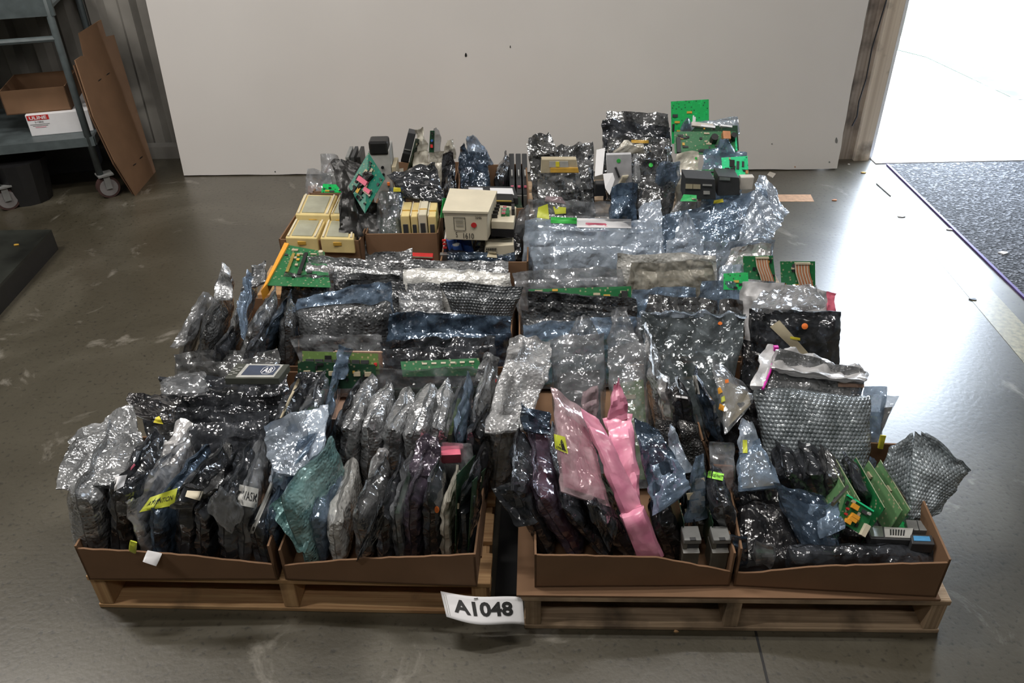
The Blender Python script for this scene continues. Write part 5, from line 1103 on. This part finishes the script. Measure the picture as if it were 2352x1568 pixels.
# grey power unit with black top
def psu():
    Yf = 3.1; a = at((852, 400), Yf); b = at((900, 400), Yf); t = at((848, 345), Yf); w = b[0] - a[0]; z0, z1 = .15, t[2]; c = np.array([(a[0] + b[0]) / 2, Yf, 0])
    root = empty('power_unit', (c[0], c[1], z0), 'tall grey power unit with a glossy black cap at the back left', 'electronic unit')
    MB().box(c + np.array([0, .05, (z0 + z1) / 2]), (w, .10, z1 - z0)).build('case', 'grey_lt', root, bevel=.003)
    z1 -= .02; z2 = z1 + .055
    MB().box(c + np.array([0, .03, (z1 + z2) / 2]), (w * .9, .07, z2 - z1)).build('black_cap', 'black', root, bevel=.008)
    for dx, dz in ((-.3, -.05), (.1, -.05), (-.3, -.08), (.1, -.08)): MB().tube([c + np.array([dx * w, -.002, z1 + dz]), c + np.array([dx * w, -.008, z1 + dz])], .006, 10).build('terminal', 'black', root)
    for dx in (-.25, .3): MB().box(c + np.array([dx * w, -.004, z1 - .12]), (.010, .006, .012)).build('orange_lamp', 'orange', root)
    MB().box(c + np.array([w * .62, .05, (z0 + z1) / 2 - .02]), (w * .2, .10, z1 - z0 - .06)).build('side_cover', 'ivory_dk', root, bevel=.002)
psu()
for k, (x, lab) in enumerate(((800, 'dark slim module leftmost behind the black bag'), (812, 'dark grey slim module second behind the black bag'), (826, 'black slim module next to the tall grey power unit'))):
    q = at((x, 385), 3.1); zt = at((x + 3, 352), 3.14)[2]
    r_ = empty('card_module', (q[0], q[1], .15), lab, 'electronic module'); MB().box(q * np.array([1, 1, 0]) + np.array([0, .06, (.15 + zt) / 2]), (.014, .12, zt - .15)).build('casing', ('grey', 'charcoal', 'black')[k], r_, bevel=.002); MB().box(q * np.array([1, 1, 0]) + np.array([0, -.003, zt - .05]), (.008, .006, .04)).build('face_label', 'grey_lt', r_)
# row of tilted things 920-1050
def tiltbox(pix, Y, d, mat, name, label, cat, extra=()):
    P = [at(p, Y) for p in pix]; root = empty(name, tuple(P[0]), label, cat); b = np.array([0, d, .0])
    MB().hexa([P[0], P[1], P[1] + b, P[0] + b, P[3], P[2], P[2] + b, P[3] + b]).build('body', mat, root, bevel=.002)
    L = lambda u, v: P[0] * (1 - u) * (1 - v) + P[1] * u * (1 - v) + P[2] * u * v + P[3] * (1 - u) * v
    for nm, m, u0, u1, v0, v1 in extra: MB().hexa([L(u0, v0), L(u1, v0), L(u1, v1), L(u0, v1)] + [L(a, c_) + np.array([0, -.004, .002]) for a, c_ in ((u0, v0), (u1, v0), (u1, v1), (u0, v1))]).build(nm, m, root)
    return root
tiltbox([(920, 372), (938, 375), (955, 308), (937, 304)], 3.28, .05, 'charcoal', 'dark_module', 'tall dark rectangular module leaning right at the back', 'electronic module', [('lower_block', 'black', 0, 1, .05, .3), ('label_line', 'grey', .1, .9, .42, .46)])
pcb('pcb_dark', [(935, 395), (945, 395), (968, 320), (955, 318)], (3.24, 3.3, 3.3, 3.24), 'narrow board with red parts against the tall dark module', seed=63, comps=[('fuse', 'red', .5, .08, .01, .01, .01)])
Q('tan', [(945, 400), (985, 400), (985, 345), (950, 345)], .50, .03, 'yellowed clear bag standing behind the crinkled black bag, left of two peaks', Y=3.26, content='pcb', fl=[([(950, 360), (985, 360), (972, 290), (960, 288)], 3.28, 'tan')])
Q('tan', [(980, 400), (1020, 400), (1020, 345), (985, 345)], .50, .03, 'yellowed clear bag with coloured components, right of two peaks', Y=3.24, content='pcb_dark', fl=[([(985, 365), (1018, 365), (1005, 288), (995, 290)], 3.26, 'clr')])
pcb('pcb_dark', [(985, 350), (997, 350), (998, 300), (988, 300)], (3.22, 3.22, 3.24, 3.24), 'narrow strip board with red and blue parts between the yellowed peaks', seed=64, ncomp=3, comps=[('fuse', 'red', .5, .3, .01, .012, .01), ('capacitor', 'cap_blue', .5, .55, .009, .009, .01), ('capacitor', 'black', .5, .9, .009, .009, .01)])
Q('dark', [(1012, 430), (1048, 430), (1042, 345), (1018, 350)], .46, .03, 'dark bag with brownish points right of the yellowed bags', Y=3.15, fl=[([(1015, 365), (1048, 365), (1042, 318), (1028, 322)], 3.18, 'tan')])
E('blk', (1020, 470), (1022, 430), (1040, 370), 2.98, .03, 'black edge-on sleeve beside the carton of card modules')
Q('clr', [(925, 455), (1025, 470), (1000, 372), (890, 400)], .46, .03, 'crinkled dark clear bag spread diagonally at the back left', Y=(2.92, 2.92, 3.06, 3.06), crump=1.3, content=None, ext=False).data.materials[0] = MATS['dark']
Q('bub', [(882, 440), (925, 440), (925, 385), (888, 395)], .42, .05, 'pale lumpy bubble bag between power unit and crinkled bag', boxy=2.5).data.materials[0] = MATS['tan']
Q('clr', [(850, 535), (925, 535), (915, 440), (870, 440)], .44, .05, 'smoky clear bag with boards left of the upright yellow cases', content='pcb_dark', Y=(2.79, 2.79, 2.92, 2.92), boxy=4)
Q('blue', [(880, 520), (930, 520), (930, 432), (895, 430)], .46, .05, 'bluish grey bag with a small yellow sticker above the upright cases', content='charcoal', Y=(2.84, 2.84, 2.95, 2.95), st=[('yellow_sticker', [(903, 440), (921, 440), (920, 431), (904, 430)], 'yellow')])
Q('pinkc', [(948, 468), (1000, 468), (1000, 425), (955, 440)], .42, .03, 'pale pinkish film bag directly behind the upright yellow cases')
pcb('pcb_bright', [(1012, 500), (1022, 500), (1026, 455), (1018, 455)], (2.8, 2.86, 2.88, 2.82), 'thin green board edge right of the upright cases', seed=65, ncomp=0)
Q('tan', [(1000, 470), (1040, 475), (1040, 445), (1005, 452)], .40, .03, 'yellowish film lump between crinkled bag and beige box')
# beige cardboard box with handwriting
def beige():
    zt = .50; P = [onz(p, zt) for p in ((1018, 484), (1120, 487), (1140, 440), (1035, 434))]; h = .115
    root = empty('beige_box', tuple(P[0] - up * h), 'beige cardboard box with a red dot and handwritten 1610', 'box')
    D = [P[0] + np.array([.004, .005, -h]), P[1] + np.array([-.004, .005, -h]), P[2] - up * h, P[3] - up * h]
    MB().hexa(D + P).build('box_body', 'ivory', root, bevel=.003)
    lid = [p + np.array([s * .003, t * .003, 0]) for p, (s, t) in zip(P, ((-1, -1), (1, -1), (1, 1), (-1, 1)))]
    MB().hexa([p - up * .006 for p in lid] + [p + up * .002 for p in lid]).build('lid', 'ivory', root)
    F = lambda u, v, e=.0015: (D[0] * (1 - u) + D[1] * u) * (1 - v) + (P[0] * (1 - u) + P[1] * u) * v + np.array([0, -e, 0])
    for (a, b_) in (((.22, .35), (.48, .35)), ((.48, .35), (.48, .8)), ((.48, .8), (.22, .8)), ((.22, .8), (.22, .35))): MB().tube([F(*a), F(*b_)], .0008, 4).build('label_frame', 'ink', root)
    for v_ in (.52, .62, .70): MB().tube([F(.26, v_), F(.44, v_)], .0007, 4).build('print_line', 'ink', root)
    text_on('1610', lambda u, v: F(.42 + .25 * u, .06 + .2 * v), 'ink', root, (0, 0, 1, 1), 'handwriting', bold=0)
    text_on('S', lambda u, v: F(.24 + .04 * u, .1 + .18 * v), 'ink', root, (0, 0, 1, 1), 'handwriting', bold=0)
    text_on('1646', lambda u, v: F(.72 + .14 * u, .76 + .1 * v), 'ink', root, (0, 0, 1, 1), 'handwriting', bold=0)
    c = F(.68, .55, .002); MB().tube([c, c + np.array([0, -.001, 0])], .010, 16).build('red_dot', 'red', root)
beige()
# terminal block module right of the beige box
def termblock():
    zt = .44; P = [onz(p, zt) for p in ((1128, 508), (1180, 510), (1186, 474), (1138, 470))]; root = empty('terminal_unit', tuple(P[0] - up * .05), 'cream circuit unit with black terminals right of the beige box', 'electronic unit')
    MB().hexa([p - up * .03 for p in P] + P).build('base_plate', 'ivory', root, bevel=.002)
    MB().hexa([p - up * .06 for p in P] + [p - up * .031 for p in P]).build('lower_case', 'black', root)
    L = lambda u, v, z: P[0] * (1 - u) * (1 - v) + P[1] * u * (1 - v) + P[2] * u * v + P[3] * (1 - u) * v + up * z
    MB().box(L(.55, .5, .006), (.03, .05, .012)).build('green_board', 'pcb', root)
    for k in range(4): MB().box(L(.12, .2 + .2 * k, .008), (.02, .007, .014)).build('terminal', 'black', root)
    MB().box(L(.9, .6, .012), (.012, .05, .024)).build('connector', 'black', root)
    for k in range(5): MB().box(L(.5, .3 + .1 * k, .014), (.014, .004, .004)).build('resistor', 'wrapw' if k % 2 else 'rose', root)
termblock()
# black labelled modules at back and card modules
def bigmod():
    P = [at(p, y) for p, y in (((1068, 452), 3.10), ((1190, 455), 3.10), ((1182, 428), 3.18), ((1066, 426), 3.18))]
    root = empty('black_module', tuple(P[0] - up * .05), 'black module with two white labels lying behind the beige box', 'electronic module')
    MB().hexa([p - up * .05 for p in P] + P).build('housing', 'charcoal', root, bevel=.002)
    L = lambda u, v, z: P[0] * (1 - u) * (1 - v) + P[1] * u * (1 - v) + P[2] * u * v + P[3] * (1 - u) * v + up * z
    for u0, u1 in ((.08, .36), (.50, .94)): MB().hexa([L(u0, .25, 0), L(u1, .25, 0), L(u1, .8, 0), L(u0, .8, 0), L(u0, .25, .002), L(u1, .25, .002), L(u1, .8, .002), L(u0, .8, .002)]).build('white_label', 'paper', root)
    MB().hexa([p + np.array([.02, -.03, -.04]) for p in P] + [p + np.array([.02, -.03, -.035]) for p in P]).build('board', 'pcb_dark', root)
bigmod()
flatmod([(1080, 462), (1180, 464), (1178, 445), (1085, 442)], (3.04, 3.04, 3.10, 3.10), .05, 'black', 'second black module with a terminal comb below the labelled one', [('comb', 'gold', .05, .95, .0, .12, .003)])
for k, (x, lab) in enumerate(((1176, 'black card module, leftmost of the three standing on edge'), (1192, 'black card module in the middle of the three on edge'), (1207, 'black card module, rightmost of the three on edge'))):
    zt = at((x, 352), 3.42)[2]; q = at((x, 400), 3.22); root = empty('card_module', (q[0], q[1], .2), lab, 'electronic module')
    a = np.array([q[0], 3.20, .15]); 
    MB().hexa([a + np.array([-.011, 0, 0]), a + np.array([.011, 0, 0]), a + np.array([.011, .22, 0]), a + np.array([-.011, .22, 0]), a + np.array([-.011, .0, zt - .24]), a + np.array([.011, .0, zt - .24]), a + np.array([.011, .22, zt - .15]), a + np.array([-.011, .22, zt - .15])]).build('casing', 'charcoal', root, bevel=.002)
    MB().box(a + np.array([0, -.004, zt - .27]), (.020, .012, .05)).build('grey_latch', 'grey', root, bevel=.001)
    MB().box(a + np.array([0, .03, zt - .222]), (.012, .012, .006)).build('red_marker', 'rose', root)
    MB().box(a + np.array([0, .10, zt - .19]), (.005, .06, .006)).build('white_print', 'grey_lt', root)
E('dark', (1145, 425), (1145, 395), (1165, 345), 3.22, .05, 'grey film-wrapped module just left of the three card modules', boxy=6)
Q('bdark', [(1052, 420), (1130, 425), (1120, 345), (1058, 350)], .47, .06, 'dark blue-grey film bag with twin peaks, left one with a curled tip', Y=(3.18, 3.18, 3.28, 3.28), boxy=3, fl=[([(1052, 400), (1085, 400), (1068, 322), (1056, 330)], 3.28, 'bdark'), ([(1068, 380), (1135, 380), (1110, 330), (1072, 303)], 3.29, 'blue')])
# power supply carton contents
def psu_open():
    root = empty('power_supply', tuple(at((1015, 590), 2.72) * np.array([1, 1, 0]) + up * .20), 'open frame power supply with blue capacitors in the carton beside the gap', 'power supply')
    P = [at(p, y) for p, y in (((1008, 592), 2.66), ((1060, 572), 2.68), ((1085, 560), 2.74), ((1032, 480), 2.92))]
    A = at((1014, 585), 2.68); B = at((1030, 492), 2.90); n = np.array([1., 0, 0])
    MB().hexa([A - up * .12, A + n * .006 - up * .12, B + n * .006 - up * .12, B - up * .12, A, A + n * .006, B + n * .006, B]).build('side_plate', 'wrapw', root)
    Cc = at((1085, 560), 2.76); MB().hexa([A - up * .10, Cc - up * .06, Cc - up * .06 + (B - A), B - up * .10, A - up * .095, Cc - up * .055, Cc - up * .055 + (B - A), B - up * .095]).build('chassis', 'charcoal', root)
    D = at((1040, 495), 2.86); Ee = at((1088, 540), 2.80); MB().hexa([D - up * .08, Ee - up * .08, Ee + np.array([.01, .02, -.08]), D + np.array([.01, .02, -.08]), D, Ee, Ee + np.array([.01, .02, 0]), D + np.array([.01, .02, 0])]).build('heatsink', 'ivory_dk', root)
    for (x, y, Y, r) in ((1040, 528, 2.78, .020), (1056, 540, 2.76, .020), (1035, 548, 2.73, .017), (1048, 562, 2.71, .018), (1070, 548, 2.74, .018)):
        q = at((x, y), Y); MB().tube([q - np.array([-.01, 0, .06]), q], r, 16).build('capacitor', 'cap_blue', root); MB().tube([q, q + up * .002], r * .8, 16).build('capacitor_top', 'grey_lt', root)
    q = at((1052, 575), 2.68); MB().box(q - up * .03, (.07, .03, .05), rz=-.5).build('black_block', 'black', root, bevel=.002)
    for k in range(3): 
        q = at((1020 + k * 1, 552 + k * 8), 2.70); MB().box(q, (.014, .010, .006)).build('red_stripe', 'red', root)
    w = MB(); w.tube([at(p, 2.76) for p in ((1040, 525), (1062, 520), (1080, 528), (1092, 545), (1088, 558))], .003, 6); w.build('twisted_wire', 'paper', root, smooth=True)
    q = at((1022, 590), 2.66); MB().box(q, (.035, .02, .03)).build('inlet_socket', 'steel', root, bevel=.002)
psu_open()
Q('foil', [(1085, 585), (1195, 590), (1190, 535), (1105, 515)], .42, .06, 'crumpled dark blue-silver bag on the right side of the power supply carton', Y=(2.74, 2.74, 2.86, 2.86), crump=1.3, boxy=2.5, ext=False)
Q('blk', [(1150, 600), (1205, 600), (1200, 545), (1165, 530)], .38, .05, 'black glossy bag in the right corner of the power supply carton', Y=(2.72, 2.72, 2.84, 2.84), boxy=2.5, ext=False)
tiltbox([(1112, 588), (1182, 590), (1180, 562), (1114, 566)], 2.68, .06, 'ivory', 'cream_module', 'cream metal module with rows of small holes on the carton bags', 'electronic module', [('hole', 'black', .06 + .06 * (k % 6), .09 + .06 * (k % 6), .35 + .28 * (k // 6), .52 + .28 * (k // 6)) for k in range(12)])
Q('bdark', [(1028, 605), (1185, 602), (1185, 580), (1025, 580)], .35, .04, 'dark blue rolled film bag with a yellow label along the carton front', Y=(2.64, 2.64, 2.66, 2.66), boxy=2.5, ext=False, st=[('yellow_label', [(1118, 590), (1142, 592), (1140, 578), (1122, 577)], 'masking')])
tiltbox([(942, 606), (996, 608), (994, 590), (945, 588)], 2.66, .03, 'red', 'red_connector_strip', 'red connector strip with a cream top lying left of the power supply', 'connector', [('slot', 'black', .1, .3, .2, .7), ('slot', 'black', .4, .6, .2, .7), ('slot', 'black', .7, .9, .2, .7), ('cream_strip', 'ivory_dk', 0, 1, .82, 1)])

# ================================================================== BACK MIDDLE AND RIGHT
Q('foil', [(1225, 450), (1300, 450), (1270, 330), (1212, 330)], .60, .04, 'tall crinkled foil bag with a bulging head at the left of the back middle', Y=(3.0, 3.0, 3.08, 3.08), crump=1.4, boxy=2.5, fl=[([(1222, 360), (1282, 350), (1262, 300), (1212, 318)], (3.06, 3.06, 3.1, 3.1), 'foil')])
Q('foil', [(1245, 450), (1365, 452), (1362, 322), (1275, 335)], .58, .05, 'wide crinkled foil bag with a squared top right corner at the back middle', Y=(2.98, 2.98, 3.12, 3.12), crump=1.4)
def dispmod():
    P = [at(p, 2.94) for p in ((1242, 398), (1330, 398), (1324, 366), (1244, 366))]; root = empty('display_module', tuple(P[0]), 'cream display module with an amber strip among the foil bags', 'electronic module')
    b = np.array([0, .03, 0]); MB().hexa([P[0], P[1], P[1] + b, P[0] + b, P[3], P[2], P[2] + b, P[3] + b]).build('frame', 'ivory_dk', root, bevel=.002)
    L = lambda u, v, e: P[0] * (1 - u) * (1 - v) + P[1] * u * (1 - v) + P[2] * u * v + P[3] * (1 - u) * v + np.array([0, -e, 0])
    for nm, m, u0, u1, v0, v1, e in (('display_glass', 'grey_lt', .22, .75, .45, .88, .002), ('amber_strip', 'amber', .25, 1.0, .10, .42, .006), ('yellow_tab', 'yellow', .40, .5, .5, .85, .004)):
        MB().hexa([L(a, b_, 0) for a, b_ in ((u0, v0), (u1, v0), (u1, v1), (u0, v1))] + [L(a, b_, e) for a, b_ in ((u0, v0), (u1, v0), (u1, v1), (u0, v1))]).build(nm, m, root)
dispmod()
Q('foil', [(1235, 455), (1350, 455), (1335, 400), (1235, 398)], .45, .05, 'crinkled foil bag directly below the cream display module', Y=(2.88, 2.88, 2.93, 2.93), crump=1.4, boxy=3)
Q('bdark', [(1345, 450), (1370, 450), (1362, 350), (1345, 355)], .5, .03, 'narrow dark blue film edge at the right end of the foil bags', Y=(3.0, 3.0, 3.1, 3.1))
Q('foil', [(1390, 470), (1545, 470), (1535, 258), (1392, 255)], .80, .05, 'rearmost tall silver-grey film bag with a straight top at the back middle', Y=(3.28, 3.28, 3.42, 3.42), crump=1.1, ext=False, floor=.14)
Q('dark', [(1386, 465), (1545, 465), (1540, 288), (1383, 272)], .74, .05, 'dark crumpled film bag second from the back in the tall stack', Y=(3.20, 3.20, 3.32, 3.32), crump=1.4, ext=False)
Q('foil', [(1390, 460), (1545, 465), (1540, 315), (1395, 312)], .66, .05, 'crinkled dark bag with a printed gold strip in the tall stack', Y=(3.12, 3.12, 3.24, 3.24), crump=1.4, ext=False, st=[('gold_strip', [(1450, 328), (1490, 329), (1490, 322), (1450, 321)], 'amber')])
Q('foil', [(1392, 460), (1545, 460), (1532, 345), (1395, 345)], .58, .05, 'crinkled bag below the gold strip holding a cream pouch', Y=(3.04, 3.04, 3.16, 3.16), crump=1.3, ext=False)
Q('tan', [(1408, 350), (1484, 352), (1478, 326), (1436, 322)], .6, .02, 'cream yellow pouch lying across the crinkled bags of the tall stack', Y=3.08, ext=False, content='ivory')
def bracketunit():
    P = [at(p, 2.98) for p in ((1396, 430), (1452, 430), (1450, 354), (1393, 356))]; root = empty('metal_bracket_board', tuple(P[0]), 'white metal faced unit with a green dot sticker in the tall stack', 'electronic unit')
    b = np.array([0, .02, 0]); MB().hexa([P[0], P[1], P[1] + b, P[0] + b, P[3], P[2], P[2] + b, P[3] + b]).build('plate', 'plate_white', root, bevel=.001)
    L = lambda u, v, e: P[0] * (1 - u) * (1 - v) + P[1] * u * (1 - v) + P[2] * u * v + P[3] * (1 - u) * v + np.array([0, -e, 0])
    c = L(.48, .82, .001); MB().tube([c, c + np.array([0, -.001, 0])], .008, 14).build('green_dot', 'green_dot', root)
    MB().hexa([L(.30, .62, 0), L(.38, .64, 0), L(.52, .34, 0), L(.44, .32, 0), L(.30, .62, .008), L(.38, .64, .008), L(.52, .34, .008), L(.44, .32, .008)]).build('handle_bar', 'charcoal', root)
    MB().hexa([L(.40, .05, 0), L(.68, .12, 0), L(.86, .38, 0), L(.60, .36, 0), L(.40, .05, .006), L(.68, .12, .006), L(.86, .38, .006), L(.60, .36, .006)]).build('barcode_label', 'ivory', root)
    for k in range(4): MB().tube([L(.50 + k * .05, .12 + k * .01, .008), L(.64 + k * .05, .33, .008)], .0008, 4).build('barcode_line', 'ink', root)
bracketunit()
b = MB().poly([at(p, y) for p, y in (((1385, 400), 2.92), ((1408, 398), 2.92), ((1412, 412), 2.91), ((1400, 448), 2.88), ((1390, 432), 2.89))], (0, .002, .001)); tag(b.build('paper_slip', 'paper'), 'torn white paper slip left of the metal faced unit', 'paper')
w = MB().poly([at(p, y) for p, y in (((1366, 405), 2.98), ((1384, 400), 2.98), ((1390, 340), 3.05), ((1370, 345), 3.05))], (0, .004, 0)); tag(w.build('paper_sheet', 'paper'), 'tall white paper sheet between foil bags and the tall stack', 'paper')
w = MB().box(at((1378, 432), 2.92), (.04, .04, .05)); tag(w.build('black_plug', 'black', bevel=.004), 'black plug lying at the foot of the white paper sheet', 'plug')
Q('foil', [(1440, 460), (1540, 460), (1560, 368), (1462, 362)], .5, .06, 'large crinkled silver-blue bag in front right of the tall stack', Y=(2.84, 2.84, 2.98, 2.98), crump=1.5, boxy=3, ext=True, st=[('green_dot', [(1490, 384), (1500, 384), (1500, 374), (1490, 374)], 'green_dot')], fl=[([(1500, 440), (1560, 425), (1562, 372), (1510, 365)], 2.93, 'blue')])
Q('bdark', [(1400, 465), (1470, 468), (1462, 415), (1405, 420)], .42, .05, 'blue-black film bag under the metal faced unit', Y=(2.80, 2.80, 2.90, 2.90), crump=1.3)
Q('clr', [(1452, 450), (1475, 450), (1468, 352), (1458, 352)], .55, .02, 'thin bluish film spike right of the metal faced unit', Y=(2.92, 2.92, 2.98, 2.98), ext=False, content='grey')
# green boards
pcb('pcb_bright', [(1543, 330), (1629, 330), (1628, 228), (1541, 233)], (3.40, 3.40, 3.46, 3.46), 'bright green board standing highest at the back right against the panel', seed=71, ncomp=12, comps=[('label', 'paper', .60, .50, .013, .055, .001), ('chip', 'black', .05, .38, .008, .03, .004), ('chip', 'black', .95, .40, .010, .012, .004)])
Q('bluel', [(1560, 310), (1700, 310), (1694, 268), (1570, 282)], .62, .03, 'light blue crumpled film behind the wide green boards', Y=3.36, ext=False, content='ivory', fl=[([(1560, 300), (1590, 300), (1582, 272), (1576, 273)], 3.34, 'blue')])
pcb('pcb_dark', [(1560, 330), (1697, 345), (1694, 288), (1598, 290)], (3.22, 3.22, 3.30, 3.30), 'dark wide board with white connectors behind the wide green board', seed=72, comps=[('white_connector', 'paper', .30, .92, .06, .01, .01), ('white_connector', 'paper', .72, .93, .05, .008, .01), ('cover_plate', 'wrapw', .15, 1.0, .09, .02, .01)])
pcb('pcb', [(1550, 352), (1694, 358), (1690, 302), (1548, 302)], (3.14, 3.14, 3.22, 3.22), 'wide green board with big round capacitors and a copper coil', seed=73, ncomp=24, comps=[('capacitor', 'black', .62, .6, .03, .03, .03), ('copper_coil', 'copper', .82, .72, .03, .035, .025), ('capacitor', 'black', .93, .7, .024, .024, .03), ('connector', 'charcoal', .06, .35, .016, .07, .01), ('edge_green', 'pcb_mint', .985, .5, .006, .07, .006)])
Q('tan', [(1558, 395), (1612, 392), (1606, 345), (1552, 350)], .46, .03, 'cream clear bag with a small green dot below the wide green board', Y=(2.98, 2.98, 3.05, 3.05), content='ivory', st=[('green_dot', [(1596, 366), (1602, 367), (1601, 360), (1596, 361)], 'green_dot')])
Q('blue', [(1620, 410), (1712, 405), (1716, 345), (1618, 340)], .5, .05, 'crumpled blue film bag with a pointed crest above the mint green board', Y=(2.96, 2.96, 3.06, 3.06), content='pcb_dark', crump=1.4, fl=[([(1640, 360), (1690, 360), (1672, 318), (1655, 322)], 3.05, 'blue')])
pcb('pcb_mint', [(1660, 402), (1720, 405), (1717, 358), (1657, 362)], (2.90, 2.90, 2.94, 2.94), 'vivid mint green board with black chips and open slots', seed=74, ncomp=5, comps=[('chip', 'black', .38, .65, .018, .026, .005), ('chip', 'black', .38, .22, .018, .026, .005), ('slot', 'charcoal', .60, .55, .010, .03, .004), ('slot', 'charcoal', .80, .6, .008, .02, .004), ('resistor', 'copper', .92, .2, .010, .012, .006)])
pcb('pcb', [(1572, 412), (1650, 412), (1640, 388), (1568, 392)], (2.90, 2.90, 2.96, 2.96), 'dark green board with two white blocks above the black modules', seed=75, comps=[('white_block', 'paper', .30, .5, .02, .03, .01), ('white_block', 'paper', .48, .5, .02, .03, .01)])
def cartmod(pix, Y, d, label, extra): tiltbox(pix, Y, d, 'charcoal', 'black_module', label, 'electronic module', extra)
cartmod([(1572, 458), (1645, 458), (1642, 412), (1574, 408)], 2.80, .08, 'black module with pale label blocks in the lower back right', [('label', 'ivory_dk', .02, .24, .5, .72), ('label', 'ivory_dk', .26, .5, .5, .72), ('print', 'grey_lt', .58, .88, .66, .74), ('label', 'grey_lt', .6, .8, .25, .42)])
cartmod([(1648, 450), (1700, 448), (1698, 408), (1650, 404)], 2.82, .08, 'olive-black module with a silver bar beside the pale-labelled module', [('silver_bar', 'steel', .05, .55, .80, .95)])
pcb('pcb_bright', [(1562, 462), (1600, 462), (1600, 448), (1570, 446)], (2.76, 2.76, 2.78, 2.78), 'small green board edge in front of the pale-labelled black module', seed=76, ncomp=2)
w = MB().box(at((1713, 418), 2.86), (.05, .03, .05)); tag(w.build('tan_block', 'wrapw', bevel=.003), 'small tan block beside the mint green board', 'block')
